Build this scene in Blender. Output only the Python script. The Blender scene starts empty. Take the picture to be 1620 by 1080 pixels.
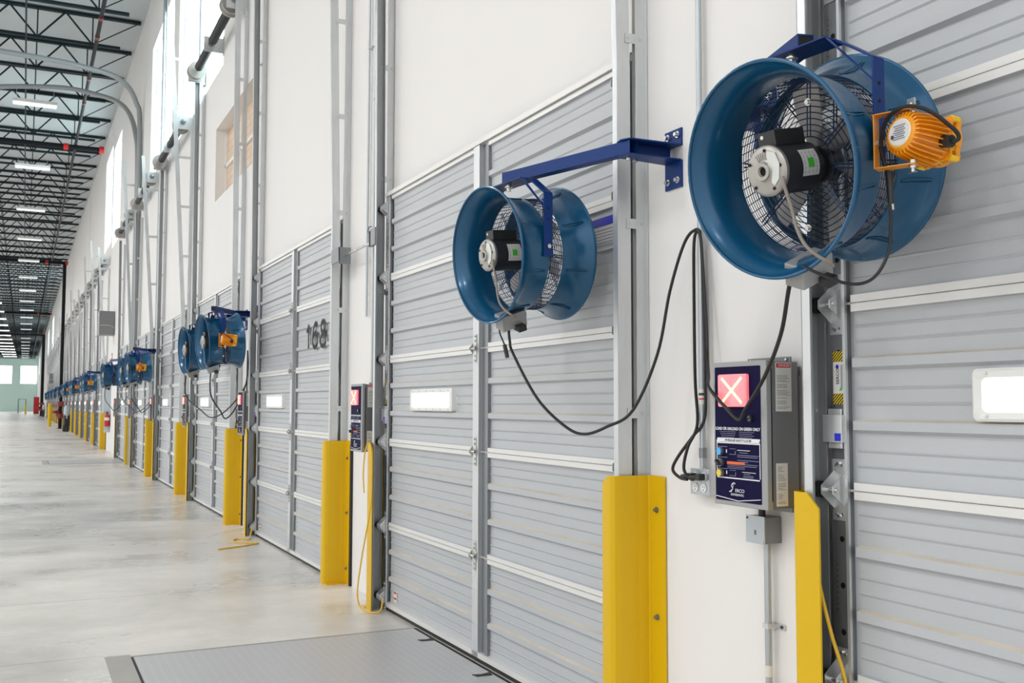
import bpy, math, random
from mathutils import Vector, Matrix
random.seed(7)
SC = bpy.context.scene
COL = SC.collection
PI = math.pi

# ------------------------------------------------------------------ camera
f_px, yaw, pit, rol = 1579.86, 0.454249, 0.0631496, 0.00196
cy, sy = math.cos(yaw), math.sin(yaw)
FW = Vector((sy*math.cos(pit), cy*math.cos(pit), math.sin(pit)))
R0 = Vector((cy, -sy, 0)); U0 = R0.cross(FW)
RT = R0*math.cos(rol) + U0*math.sin(rol)
UP = U0*math.cos(rol) - R0*math.sin(rol)
cam = bpy.data.objects.new('camera', bpy.data.cameras.new('camera'))
COL.objects.link(cam)
m = Matrix.Identity(4)
for i in range(3):
    m[i][0], m[i][1], m[i][2] = RT[i], UP[i], -FW[i]
m[0][3], m[1][3], m[2][3] = 0, 0, 1.4965
cam.matrix_world = m
cam.data.sensor_fit = 'HORIZONTAL'; cam.data.sensor_width = 22.3
cam.data.lens = f_px/1620*22.3
cam.data.clip_start = .05; cam.data.clip_end = 500
cam.data.dof.use_dof = True; cam.data.dof.focus_distance = 3.6; cam.data.dof.aperture_fstop = 11
SC.camera = cam

# ------------------------------------------------------------------ frame of the place (metres)
W = 2.48          # inner face of the dock wall
ROOF = 11.15
P = 4.5714        # spacing of the dock doors
DW = 3.20         # leaf width between its end stiles
SH = .61          # height of one section
def YL(k): return 7.032 + P*k      # far edge of door k
XC = 2.44

# ------------------------------------------------------------------ materials
def new_mat(name):
    mt = bpy.data.materials.new(name); mt.use_nodes = True
    nt = mt.node_tree
    return mt, nt, nt.nodes['Principled BSDF']
def N(nt, typ, **kw):
    n = nt.nodes.new(typ)
    for k, v in kw.items(): setattr(n, k, v)
    return n
def mat(name, col, rough=.5, metal=0, var=0, scale=(3, 3, 3), detail=3, bump=0, bscale=40, spec=.5, coat=0, rvar=0):
    mt, nt, b = new_mat(name)
    b.inputs['Base Color'].default_value = (*col, 1)
    b.inputs['Roughness'].default_value = rough
    b.inputs['Metallic'].default_value = metal
    b.inputs['Specular IOR Level'].default_value = spec
    b.inputs['Coat Weight'].default_value = coat
    b.inputs['Coat Roughness'].default_value = .12
    if var or bump or rvar:
        tc = N(nt, 'ShaderNodeTexCoord'); mp = N(nt, 'ShaderNodeMapping'); mp.inputs['Scale'].default_value = scale
        nt.links.new(tc.outputs['Object'], mp.inputs['Vector'])
        nz = N(nt, 'ShaderNodeTexNoise'); nz.inputs['Scale'].default_value = 1; nz.inputs['Detail'].default_value = detail
        nt.links.new(mp.outputs[0], nz.inputs['Vector'])
        if var:
            mx = N(nt, 'ShaderNodeMix', data_type='RGBA')
            mx.inputs[6].default_value = (*[max(0, c*(1-var)) for c in col], 1)
            mx.inputs[7].default_value = (*[min(1, c*(1+var)) for c in col], 1)
            nt.links.new(nz.outputs['Fac'], mx.inputs[0]); nt.links.new(mx.outputs[2], b.inputs['Base Color'])
        if rvar:
            mr = N(nt, 'ShaderNodeMapRange'); mr.inputs[1].default_value = .35; mr.inputs[2].default_value = .65
            mr.inputs[3].default_value = max(.04, rough-rvar); mr.inputs[4].default_value = rough+rvar
            nt.links.new(nz.outputs['Fac'], mr.inputs[0]); nt.links.new(mr.outputs[0], b.inputs['Roughness'])
        if bump:
            n2 = N(nt, 'ShaderNodeTexNoise'); n2.inputs['Scale'].default_value = bscale
            nt.links.new(tc.outputs['Object'], n2.inputs['Vector'])
            bp = N(nt, 'ShaderNodeBump'); bp.inputs['Strength'].default_value = bump; bp.inputs['Distance'].default_value = .002
            nt.links.new(n2.outputs['Fac'], bp.inputs['Height']); nt.links.new(bp.outputs[0], b.inputs['Normal'])
    return mt
def emis(name, col, strength, base=None):
    mt, nt, b = new_mat(name)
    b.inputs['Base Color'].default_value = (*(base or col), 1)
    b.inputs['Emission Color'].default_value = (*col, 1)
    b.inputs['Emission Strength'].default_value = strength
    return mt

M = {}
M['wall'] = mat('painted_concrete', (.80, .785, .775), .75, var=.03, scale=(.8, .8, .35), bump=.15, bscale=30)
M['roofdeck'] = mat('roof_deck', (.50, .54, .56), .7, var=.05, scale=(.2, .2, .2))
M['galv'] = mat('galvanized_steel', (.66, .68, .69), .40, .75, var=.16, scale=(22, 22, 3.5), detail=4, rvar=.08)
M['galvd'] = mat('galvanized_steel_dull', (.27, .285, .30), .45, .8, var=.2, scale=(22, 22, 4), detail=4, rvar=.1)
M['galvi'] = mat('shaded_track_steel', (.34, .355, .365), .45, .75, var=.2, scale=(22, 22, 4))  # darker copy of galv: shade inside the far tracks put into the colour
M['zinc'] = mat('zinc_plated', (.62, .62, .60), .24, .95)
M['door'] = mat('door_paint', (.48, .50, .525), .42, var=.05, scale=(1.5, 2, 9), bump=.25, bscale=110)
M['rail'] = mat('door_rail', (.74, .735, .72), .36, .15, var=.05, scale=(2, 2, 20))
M['ribtan'] = mat('rib_tan', (.60, .54, .46), .7, var=.25, scale=(2, 3, 2))  # tan tone on the top slopes of the ribs
M['yellow'] = mat('safety_yellow', (.70, .44, .005), .36, var=.05, scale=(3, 3, .8), spec=.35)
M['yrope'] = mat('yellow_rope', (.80, .48, .04), .6, bump=.6, bscale=300)
M['blue'] = mat('fan_blue', (.003, .085, .195), .27, .25, var=.12, scale=(4, 4, 4), bump=.1, bscale=90, coat=.35)
M['bluearm'] = mat('bracket_blue', (.005, .036, .18), .4, var=.08, spec=.25)
M['wire'] = mat('guard_wire', (.012, .035, .09), .4, .3)
M['blade'] = mat('fan_blade', (.30, .285, .28), .45, .6, var=.1)
M['cast'] = mat('cast_aluminium', (.44, .42, .39), .42, .7, var=.12, scale=(30, 30, 30))
M['castp'] = mat('machined_cover', (.66, .69, .66), .3, .6, var=.05)
M['black'] = mat('black_paint', (.008, .008, .009), .5, var=.1, spec=.25)
M['rubber'] = mat('black_rubber', (.014, .014, .015), .55)
M['plastic'] = mat('black_plastic', (.02, .02, .022), .4)
M['cordgrey'] = mat('grey_cord', (.25, .22, .19), .5)
M['orange'] = mat('lamp_orange', (.86, .33, .006), .33, var=.05, scale=(20, 20, 20), coat=.3)
M['lampyel'] = mat('lamp_yellow', (.88, .55, .01), .35, coat=.2)
M['glass'] = mat('lamp_glass', (.5, .52, .52), .1, .0, spec=.8)
M['boxgrey'] = mat('enclosure_grey', (.20, .205, .21), .38, .35, var=.05, scale=(6, 6, 2))
M['frame'] = mat('enclosure_trim', (.34, .345, .35), .4, .3)
M['navy'] = mat('navy_panel', (.007, .006, .040), .6, spec=.08)
M['white'] = mat('white_plastic', (.80, .80, .78), .45)
M['print'] = mat('white_print', (.80, .80, .84), .5)
M['fine'] = mat('fine_print', (.22, .22, .34), .5)
M['dark'] = mat('dark_print', (.05, .05, .06), .5)
M['paper'] = mat('sticker_paper', (.72, .71, .67), .5)
M['redp'] = mat('red_print', (.60, .03, .025), .45)
M['orangep'] = mat('orange_print', (.75, .14, .04), .45)
M['bluetape'] = mat('blue_tape', (.015, .02, .52), .5)
M['bluebtn'] = mat('blue_button', (.08, .42, .80), .3)
M['yelbtn'] = mat('yellow_button', (.78, .58, .05), .3)
M['green'] = mat('green_mark', (.06, .55, .03), .5)
M['hose'] = mat('red_paint', (.55, .012, .015), .35)
M['darkred'] = mat('valve_red', (.22, .015, .012), .4)
M['truss'] = mat('joist_primer', (.006, .016, .020), .5, spec=.25)
M['pipe'] = mat('black_pipe', (.006, .006, .009), .5, spec=.2)
M['duct'] = mat('grey_pipe', (.30, .32, .33), .45, .2)
M['concgrey'] = mat('conduit', (.46, .50, .53), .38, .7, var=.08, scale=(10, 10, 2))
M['steel'] = mat('lever_frame', (.46, .44, .41), .5, .3, var=.2, scale=(3, 3, 3))
M['cable'] = mat('black_cable', (.009, .009, .010), .42)
M['farwall'] = mat('end_wall_paint', (.62, .80, .74), .7)
M['tarp'] = mat('pale_cover', (.50, .58, .62), .5)
M['lens'] = emis('fixture_lens', (.93, .97, 1.0), .55, (.8, .8, .8))
M['lenshot'] = emis('lit_fixture_lens', (1, .98, .95), 5.0)
M['daylight'] = emis('daylight_pane', (.97, .99, 1.0), 2.6)
M['visionlite'] = emis('door_pane', (1, 1, 1), 2.4)
M['daylight2'] = emis('high_daylight_pane', (.72, .93, .97), 2.6)
M['led'] = emis('lit_cross', (1.0, .66, .34), 1.1)

# red lamp lens: a lit lens with faint rings
mt, nt, b = new_mat('red_lamp_lens')
tc = N(nt, 'ShaderNodeTexCoord'); sp = N(nt, 'ShaderNodeSeparateXYZ'); nt.links.new(tc.outputs['Object'], sp.inputs[0])
b.inputs['Base Color'].default_value = (.75, .25, .27, 1); b.inputs['Roughness'].default_value = .25
wv = N(nt, 'ShaderNodeTexNoise'); wv.inputs['Scale'].default_value = 25; nt.links.new(tc.outputs['Object'], wv.inputs['Vector'])
rp = N(nt, 'ShaderNodeValToRGB'); rp.color_ramp.elements[0].position = .35; rp.color_ramp.elements[1].position = .7
rp.color_ramp.elements[0].color = (1, .13, .17, 1); rp.color_ramp.elements[1].color = (1, .30, .33, 1)
nt.links.new(wv.outputs['Fac'], rp.inputs[0]); nt.links.new(rp.outputs[0], b.inputs['Emission Color'])
b.inputs['Emission Strength'].default_value = .42
M['redlens'] = mt

# tan masonry screen seen in the small high window
mt, nt, b = new_mat('tan_block_screen')
tc = N(nt, 'ShaderNodeTexCoord'); mp = N(nt, 'ShaderNodeMapping'); mp.inputs['Rotation'].default_value = (0, PI/2, PI/2)
nt.links.new(tc.outputs['Object'], mp.inputs[0])
bk = N(nt, 'ShaderNodeTexBrick'); bk.inputs['Scale'].default_value = 4.5; bk.offset = 0
bk.inputs['Color1'].default_value = (.70, .50, .36, 1); bk.inputs['Color2'].default_value = (.78, .60, .45, 1)
bk.inputs['Mortar'].default_value = (.55, .42, .34, 1); bk.inputs['Mortar Size'].default_value = .03
bk.inputs['Brick Width'].default_value = .5; bk.inputs['Row Height'].default_value = .5
nt.links.new(mp.outputs[0], bk.inputs['Vector']); nt.links.new(bk.outputs[0], b.inputs['Base Color']); b.inputs['Roughness'].default_value = .7
M['tan'] = mt

# polished concrete floor, saw joints
mt, nt, b = new_mat('polished_concrete')
tc = N(nt, 'ShaderNodeTexCoord')
def noise(scale, detail, sc=(1, 1, 1), rough=.55, dist=0):
    mp = N(nt, 'ShaderNodeMapping'); mp.inputs['Scale'].default_value = sc
    nt.links.new(tc.outputs['Object'], mp.inputs[0])
    n = N(nt, 'ShaderNodeTexNoise'); n.inputs['Scale'].default_value = scale; n.inputs['Detail'].default_value = detail
    n.inputs['Roughness'].default_value = rough; n.inputs['Distortion'].default_value = dist
    nt.links.new(mp.outputs[0], n.inputs['Vector']); return n
n1 = noise(.55, 6, (1, 1.6, 1), .6, .6); n2 = noise(7, 8, (1, 1, 1), .7); n3 = noise(.9, 5, (.8, 1.3, 1), .62, .4)
r1 = N(nt, 'ShaderNodeValToRGB'); r1.color_ramp.elements[0].position = .30; r1.color_ramp.elements[1].position = .68
r1.color_ramp.elements[0].color = (.66, .635, .60, 1); r1.color_ramp.elements[1].color = (.90, .865, .82, 1)
nt.links.new(n1.outputs['Fac'], r1.inputs[0])
r2 = N(nt, 'ShaderNodeValToRGB'); r2.color_ramp.elements[0].position = .3; r2.color_ramp.elements[1].position = .62
r2.color_ramp.elements[0].color = (.78, .78, .78, 1); r2.color_ramp.elements[1].color = (1, 1, 1, 1)
nt.links.new(n3.outputs['Fac'], r2.inputs[0])
r3 = N(nt, 'ShaderNodeValToRGB'); r3.color_ramp.elements[0].position = .35; r3.color_ramp.elements[1].position = .6
r3.color_ramp.elements[0].color = (.93, .93, .92, 1); r3.color_ramp.elements[1].color = (1.0, 1.0, 1.0, 1)
nt.links.new(n2.outputs['Fac'], r3.inputs[0])
m1 = N(nt, 'ShaderNodeMix', data_type='RGBA', blend_type='MULTIPLY'); m1.inputs[0].default_value = .75
nt.links.new(r1.outputs[0], m1.inputs[6]); nt.links.new(r2.outputs[0], m1.inputs[7])
m2 = N(nt, 'ShaderNodeMix', data_type='RGBA', blend_type='MULTIPLY'); m2.inputs[0].default_value = 1
nt.links.new(m1.outputs[2], m2.inputs[6]); nt.links.new(r3.outputs[0], m2.inputs[7])
# joints: lines across the aisle every bay
sp = N(nt, 'ShaderNodeSeparateXYZ'); nt.links.new(tc.outputs['Object'], sp.inputs[0])
def mth(op, a, bv=None):
    n = N(nt, 'ShaderNodeMath', operation=op)
    for i, v in enumerate((a, bv)):
        if v is None: continue
        if isinstance(v, (int, float)): n.inputs[i].default_value = v
        else: nt.links.new(v, n.inputs[i])
    return n.outputs[0]
ya = mth('ADD', sp.outputs['Y'], -8.41 + P*40)
ym = mth('MODULO', ya, P)
j1 = mth('MINIMUM', ym, mth('SUBTRACT', P, ym))
j1 = mth('LESS_THAN', j1, .006)
ya = mth('ABSOLUTE', mth('SUBTRACT', sp.outputs['Y'], 6.50)); j2 = mth('MULTIPLY', mth('LESS_THAN', ya, .004), mth('LESS_THAN', sp.outputs['X'], .47))
xm = mth('ABSOLUTE', mth('ADD', sp.outputs['X'], 5.2)); j3 = mth('LESS_THAN', xm, .005)
jj = mth('MAXIMUM', mth('MAXIMUM', j1, j2), j3)
s1 = N(nt, 'ShaderNodeMapRange', interpolation_type='SMOOTHSTEP'); s1.inputs[1].default_value = 10.7; s1.inputs[2].default_value = 12.2; nt.links.new(sp.outputs['Y'], s1.inputs[0])
s2 = N(nt, 'ShaderNodeMapRange', interpolation_type='SMOOTHSTEP'); s2.inputs[1].default_value = 21; s2.inputs[2].default_value = 16; nt.links.new(sp.outputs['Y'], s2.inputs[0])
s4 = N(nt, 'ShaderNodeMapRange', interpolation_type='SMOOTHSTEP'); s4.inputs[1].default_value = 2.6; s4.inputs[2].default_value = .6; nt.links.new(sp.outputs['X'], s4.inputs[0])
s3 = N(nt, 'ShaderNodeMapRange'); s3.inputs[1].default_value = .35; s3.inputs[2].default_value = .62; nt.links.new(noise(.8, 6, (.7, 1.2, 1), .62).outputs['Fac'], s3.inputs[0])
old = mth('MULTIPLY', mth('MULTIPLY', mth('MULTIPLY', s1.outputs[0], s2.outputs[0]), s4.outputs[0]), s3.outputs[0])
m4 = N(nt, 'ShaderNodeMix', data_type='RGBA', blend_type='MULTIPLY'); m4.inputs[7].default_value = (.66, .67, .69, 1)
nt.links.new(old, m4.inputs[0]); nt.links.new(m2.outputs[2], m4.inputs[6]); m2 = m4
m3 = N(nt, 'ShaderNodeMix', data_type='RGBA'); m3.inputs[7].default_value = (.30, .27, .24, 1)
nt.links.new(mth('MULTIPLY', jj, .75), m3.inputs[0]); nt.links.new(m2.outputs[2], m3.inputs[6]); nt.links.new(m3.outputs[2], b.inputs['Base Color'])
mr = N(nt, 'ShaderNodeMapRange'); mr.inputs[1].default_value = .3; mr.inputs[2].default_value = .7; mr.inputs[3].default_value = .20; mr.inputs[4].default_value = .42
nt.links.new(n1.outputs['Fac'], mr.inputs[0]); nt.links.new(mr.outputs[0], b.inputs['Roughness'])
b.inputs['Specular IOR Level'].default_value = .5
bp = N(nt, 'ShaderNodeBump'); bp.inputs['Strength'].default_value = .08; bp.inputs['Distance'].default_value = .003
nt.links.new(n2.outputs['Fac'], bp.inputs['Height']); nt.links.new(bp.outputs[0], b.inputs['Normal'])
M['floor'] = mt

# diamond tread plate
mt, nt, b = new_mat('tread_plate')
tc = N(nt, 'ShaderNodeTexCoord')
def bars(rot):
    mp = N(nt, 'ShaderNodeMapping'); mp.inputs['Rotation'].default_value = (0, 0, rot); mp.inputs['Scale'].default_value = (28, 28, 28)
    nt.links.new(tc.outputs['Object'], mp.inputs[0])
    s = N(nt, 'ShaderNodeSeparateXYZ'); nt.links.new(mp.outputs[0], s.inputs[0])
    fx = mth('ABSOLUTE', mth('SUBTRACT', mth('FRACT', s.outputs['X']), .5)); fy = mth('ABSOLUTE', mth('SUBTRACT', mth('FRACT', s.outputs['Y']), .5))
    e = mth('ADD', mth('MULTIPLY', fx, 2.6), mth('MULTIPLY', fy, 8))
    par = mth('FRACT', mth('MULTIPLY', mth('ADD', mth('FLOOR', s.outputs['X']), mth('FLOOR', s.outputs['Y'])), .5))
    return mth('MULTIPLY', mth('LESS_THAN', e, .95), mth('GREATER_THAN', par, .25)) if rot > 0 else mth('MULTIPLY', mth('LESS_THAN', e, .95), mth('LESS_THAN', par, .25))
hh = mth('MAXIMUM', bars(PI/4), bars(-PI/4))
mx = N(nt, 'ShaderNodeMix', data_type='RGBA'); mx.inputs[6].default_value = (.60, .595, .61, 1); mx.inputs[7].default_value = (.74, .73, .74, 1)
nt.links.new(hh, mx.inputs[0]); nt.links.new(mx.outputs[2], b.inputs['Base Color'])
b.inputs['Roughness'].default_value = .42; b.inputs['Metallic'].default_value = .35
bp = N(nt, 'ShaderNodeBump'); bp.inputs['Strength'].default_value = .8; bp.inputs['Distance'].default_value = .002
nt.links.new(hh, bp.inputs['Height']); nt.links.new(bp.outputs[0], b.inputs['Normal'])
M['tread'] = mt

# hazard stripes
mt, nt, b = new_mat('hazard_stripe')
tc = N(nt, 'ShaderNodeTexCoord'); s = N(nt, 'ShaderNodeSeparateXYZ'); nt.links.new(tc.outputs['Object'], s.inputs[0])
d = mth('FRACT', mth('MULTIPLY', mth('ADD', s.outputs['Z'], mth('MULTIPLY', s.outputs['Y'], .9)), 90))
mx = N(nt, 'ShaderNodeMix', data_type='RGBA'); mx.inputs[6].default_value = (.75, .55, .02, 1); mx.inputs[7].default_value = (.01, .01, .01, 1)
nt.links.new(mth('GREATER_THAN', d, .5), mx.inputs[0]); nt.links.new(mx.outputs[2], b.inputs['Base Color'])
M['hazard'] = mt

# ------------------------------------------------------------------ mesh builder
class MB:
    def __init__(s): s.v = []; s.f = []; s.m = []; s.mats = []
    def mi(s, mt):
        if mt not in s.mats: s.mats.append(mt)
        return s.mats.index(mt)
    def add(s, vs, fs, mt):
        o = len(s.v); i = s.mi(mt)
        s.v += [tuple(q) for q in vs]; s.f += [tuple(o+a for a in q) for q in fs]; s.m += [i]*len(fs)
        return s
    def box(s, x0, x1, y0, y1, z0, z1, mt='galv', rot=None, piv=None):
        vs = [Vector((x, y, z)) for x in (x0, x1) for y in (y0, y1) for z in (z0, z1)]
        if rot is not None:
            pv = Vector(piv) if piv else Vector(((x0+x1)/2, (y0+y1)/2, (z0+z1)/2))
            vs = [pv + rot @ (q-pv) for q in vs]
        return s.add(vs, [(0, 1, 3, 2), (4, 6, 7, 5), (0, 4, 5, 1), (2, 3, 7, 6), (0, 2, 6, 4), (1, 5, 7, 3)], mt)
    def ring_sweep(s, rings, mt, closed=False, caps=True):
        n = len(rings[0]); vs = [q for r in rings for q in r]; fs = []
        k = len(rings)
        for i in range(k if closed else k-1):
            a, b2 = i*n, ((i+1) % k)*n
            for j in range(n):
                j2 = (j+1) % n
                fs.append((a+j, a+j2, b2+j2, b2+j))
        if caps and not closed:
            fs.append(tuple(range(n-1, -1, -1))); fs.append(tuple((k-1)*n+j for j in range(n)))
        return s.add(vs, fs, mt)
    def tube(s, pts, r, mt='galv', n=10, closed=False, smooth=0, caps=True, rs=None):
        pts = [Vector(q) for q in pts]
        if smooth: pts = catmull(pts, smooth)
        rings = []; prev = None; L = len(pts)
        for i, q in enumerate(pts):
            if closed: t = (pts[(i+1) % L]-pts[i-1])
            else: t = pts[min(i+1, L-1)]-pts[max(i-1, 0)]
            t.normalize()
            if prev is None:
                a = Vector((0, 0, 1)) if abs(t.z) < .9 else Vector((1, 0, 0))
                u = t.cross(a).normalized()
            else:
                u = (prev - t*prev.dot(t)).normalized()
            prev = u; w = t.cross(u)
            rr = rs[i] if rs else r
            rings.append([q + (u*math.cos(2*PI*j/n) + w*math.sin(2*PI*j/n))*rr for j in range(n)])
        return s.ring_sweep(rings, mt, closed, caps)
    def cyl(s, a, b2, r, mt='galv', n=20, r2=None):
        return s.tube([a, b2], r, mt, n, rs=[r, r if r2 is None else r2])
    def lathe(s, prof, mt, axis='x', c=(0, 0, 0), n=48, closed=False):
        """prof: (along, radius) list, spun round the axis through c"""
        rings = []
        c = Vector(c)
        for a, r in prof:
            ring = []
            for j in range(n):
                t = 2*PI*j/n; u, v = r*math.cos(t), r*math.sin(t)
                ring.append(c + {'x': Vector((a, u, v)), 'y': Vector((v, a, u)), 'z': Vector((u, v, a))}[axis])
            rings.append(ring)
        return s.ring_sweep(rings, mt, closed, caps=False)
    def prism(s, poly, z0, z1, mt, axis='z'):
        n = len(poly)
        def P3(a, b2, h): return {'z': (a, b2, h), 'y': (a, h, b2), 'x': (h, a, b2)}[axis]
        vs = [P3(a, b2, z0) for a, b2 in poly] + [P3(a, b2, z1) for a, b2 in poly]
        fs = [tuple(range(n))[::-1], tuple(n+j for j in range(n))]
        fs += [(j, (j+1) % n, n+(j+1) % n, n+j) for j in range(n)]
        return s.add(vs, fs, mt)
    def plate(s, path, th, z0, z1, mt):
        """bent sheet: plan path (x, y) given a thickness, rising from z0 to z1"""
        p2 = [Vector((a, b2)) for a, b2 in path]; L = len(p2); off = []
        for i in range(L):
            t = (p2[min(i+1, L-1)]-p2[max(i-1, 0)]).normalized(); off.append(Vector((-t.y, t.x))*th/2)
        lo = [p2[i]+off[i] for i in range(L)]; hi = [p2[i]-off[i] for i in range(L)]
        for i in range(L-1):
            q = [lo[i], lo[i+1], hi[i+1], hi[i]]
            vs = [(a.x, a.y, z0 if not callable(z0) else z0(a)) for a in q] + [(a.x, a.y, z1 if not callable(z1) else z1(a)) for a in q]
            s.add(vs, [(3, 2, 1, 0), (4, 5, 6, 7), (0, 1, 5, 4), (1, 2, 6, 5), (2, 3, 7, 6), (3, 0, 4, 7)], mt)
        return s
    def mesh(s, name, origin=(0, 0, 0), smooth=False, weld=False):
        import bmesh
        me = bpy.data.meshes.new(name); o = Vector(origin)
        me.from_pydata([tuple(Vector(q)-o) for q in s.v], [], s.f)
        for mt in s.mats: me.materials.append(M[mt])
        me.polygons.foreach_set('material_index', s.m)
        bm = bmesh.new(); bm.from_mesh(me)
        if weld: bmesh.ops.remove_doubles(bm, verts=bm.verts, dist=1e-5)
        bmesh.ops.recalc_face_normals(bm, faces=bm.faces)
        bm.to_mesh(me); bm.free()
        if smooth:
            me.polygons.foreach_set('use_smooth', [True]*len(me.polygons))
            me.set_sharp_from_angle(angle=math.radians(38))
        me.update(); return me

def catmull(pts, n):
    out = []; L = len(pts)
    for i in range(L-1):
        p0, p1, p2, p3 = pts[max(i-1, 0)], pts[i], pts[i+1], pts[min(i+2, L-1)]
        for k in range(n):
            t = k/n
            out.append(.5*((2*p1) + (p2-p0)*t + (2*p0-5*p1+4*p2-p3)*t*t + (3*p1-p0-3*p2+p3)*t*t*t))
    out.append(pts[-1]); return out

def tagit(o, label=None, cat=None, group=None, kind=None):
    if label: o['label'] = label
    if cat: o['category'] = cat
    if group: o['group'] = group
    if kind: o['kind'] = kind
    return o
def thing(name, loc, label=None, cat=None, group=None, kind=None, rz=0):
    o = bpy.data.objects.new(name, None); COL.objects.link(o); o.empty_display_size = .1
    o.location = loc; o.rotation_euler = (0, 0, rz)
    return tagit(o, label, cat, group, kind)
def part(name, mb, parent, origin=(0, 0, 0), smooth=False, bevel=0, label=None, weld=False):
    me = mb.mesh(name, origin, smooth, weld)
    o = bpy.data.objects.new(name, me); COL.objects.link(o)
    if parent: o.parent = parent
    if bevel:
        bv = o.modifiers.new('bevel', 'BEVEL'); bv.width = bevel; bv.segments = 2; bv.limit_method = 'ANGLE'; bv.angle_limit = math.radians(50)
    if label: o['label'] = label
    return o
def solo(name, mb, label, cat, group=None, kind=None, origin=(0, 0, 0), smooth=False, bevel=0, weld=False):
    o = part(name, mb, None, origin, smooth, bevel, weld=weld); o.location = origin
    return tagit(o, label, cat, group, kind)
def kids(o): return [c for c in bpy.data.objects if c.parent == o]
KC = {}
def dup(root, loc, label=None, group=None, rz=None, skip=()):
    def cp(o, par):
        c = o.copy(); COL.objects.link(c); c.parent = par
        if o.name not in KC: KC[o.name] = kids(o)
        for ch in KC[o.name]:
            if ch.name.split('.')[0] in skip: continue
            cp(ch, c)
        return c
    r = cp(root, None); r.location = loc
    if rz is not None: r.rotation_euler = (0, 0, rz)
    if label: r['label'] = label
    if group: r['group'] = group
    return r

# text: laid out in the wall's plane, read from inside the hall (right of reader = -Y)
def lettering(txt, size, x, y, z, mt, parent, origin=(0, 0, 0), extrude=.0008, sx=1.0, vertical=False, name='lettering', align='CENTER', shear=0, side=False, spacing=1.0, bold=0):
    cu = bpy.data.curves.new('txt', 'FONT'); cu.body = txt; cu.size = size; cu.extrude = extrude; cu.align_x = align; cu.align_y = 'CENTER'
    cu.shear = shear; cu.offset = bold; cu.space_character = spacing
    o = bpy.data.objects.new('txt', cu); COL.objects.link(o)
    bpy.context.view_layer.update()
    me = bpy.data.meshes.new_from_object(o.evaluated_get(bpy.context.evaluated_depsgraph_get()))
    bpy.data.objects.remove(o); bpy.data.curves.remove(cu)
    me.name = name
    o3 = Vector(origin)
    for v in me.vertices:
        a, b2, c = v.co.x*sx, v.co.y, v.co.z
        if vertical: a, b2 = -b2, a     # reading upwards
        if side: q = Vector((x+a, y-c, z+b2))        # on a face looking towards -Y
        else: q = Vector((x-c, y-a, z+b2))
        v.co = q-o3
    me.materials.clear(); me.materials.append(M[mt])
    ob = bpy.data.objects.new(name, me); COL.objects.link(ob); ob.parent = parent
    return ob

def bayname(k):
    n = {-1: 'the nearest dock door', 0: 'the second dock door', 1: 'dock door 168', 2: 'the dock door after 168',
         3: 'the second dock door after 168', 4: 'the third dock door after 168', 5: 'the last door before the extinguisher'}
    if k in n: return n[k]
    o = ['first', 'second', 'third', 'fourth', 'fifth', 'sixth', 'seventh', 'eighth', 'ninth', 'tenth', 'eleventh', 'twelfth', 'thirteenth', 'fourteenth', 'fifteenth', 'sixteenth', 'seventeenth', 'eighteenth', 'nineteenth', 'twentieth', 'twenty-first', 'twenty-second', 'twenty-third', 'twenty-fourth', 'twenty-fifth']
    return 'the %s door past the extinguisher' % o[k-7]
BAYS = list(range(-1, 6)) + list(range(7, 26))
NEAR = 3        # bays up to this one get every small part

# ------------------------------------------------------------------ the setting
YE = 222
b = MB(); b.box(-40, 2.75, -8, YE+.3, -.3, 0, 'floor')
solo('floor', b, 'pale polished concrete floor with saw joints', 'floor', kind='structure')
b = MB(); b.box(-12, 2.75, -8, YE+.3, ROOF+.02, ROOF+.2, 'roofdeck')
solo('ceiling', b, 'pale metal roof deck above the black joists', 'ceiling', kind='structure')
# dock wall with openings
HI = [(14.7, 19.6, 6.45, 10.0), (20.4, 24.2, 6.65, 9.75), (32.3, 35.2, 6.6, 9.9), (35.7, 38.8, 6.9, 10.2)]
for c in (82, 110, 130, 166, 203): HI += [(c-3, c-.2, 6.8, 10.1), (c+.2, c+3, 6.8, 10.1)]
TAN = (12.5, 15.2, 4.5, 5.6)
ops = sorted(HI + [TAN])
b = MB()
ys = sorted({-8, YE} | {q for o in ops for q in o[:2]})
for y0, y1 in zip(ys[:-1], ys[1:]):
    cols = sorted([(o[2], o[3]) for o in ops if o[0] <= y0+1e-6 and o[1] >= y1-1e-6])
    z = 0
    for a, c in cols + [(ROOF+.02, ROOF+.02)]:
        if a > z: b.box(W, W+.26, y0, y1, z, a, 'wall')
        z = c
solo('wall_right', b, 'long white concrete wall carrying the dock doors', 'wall', kind='structure')
b = MB()
EW = [(-8.6, -2.2), (-.65, 2.25)]
xs = [-40, -8.6, -2.2, -.65, 2.25, W]
for x0, x1 in zip(xs[:-1], xs[1:]):
    if (x0, x1) in EW:
        b.box(x0, x1, YE, YE+.25, 0, 5.5, 'farwall'); b.box(x0, x1, YE, YE+.25, 9.0, ROOF, 'farwall')
    else: b.box(x0, x1, YE, YE+.25, 0, ROOF, 'farwall')
solo('wall_end', b, 'pale green end wall far down the aisle', 'wall', kind='structure')
wn = 0
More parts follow.
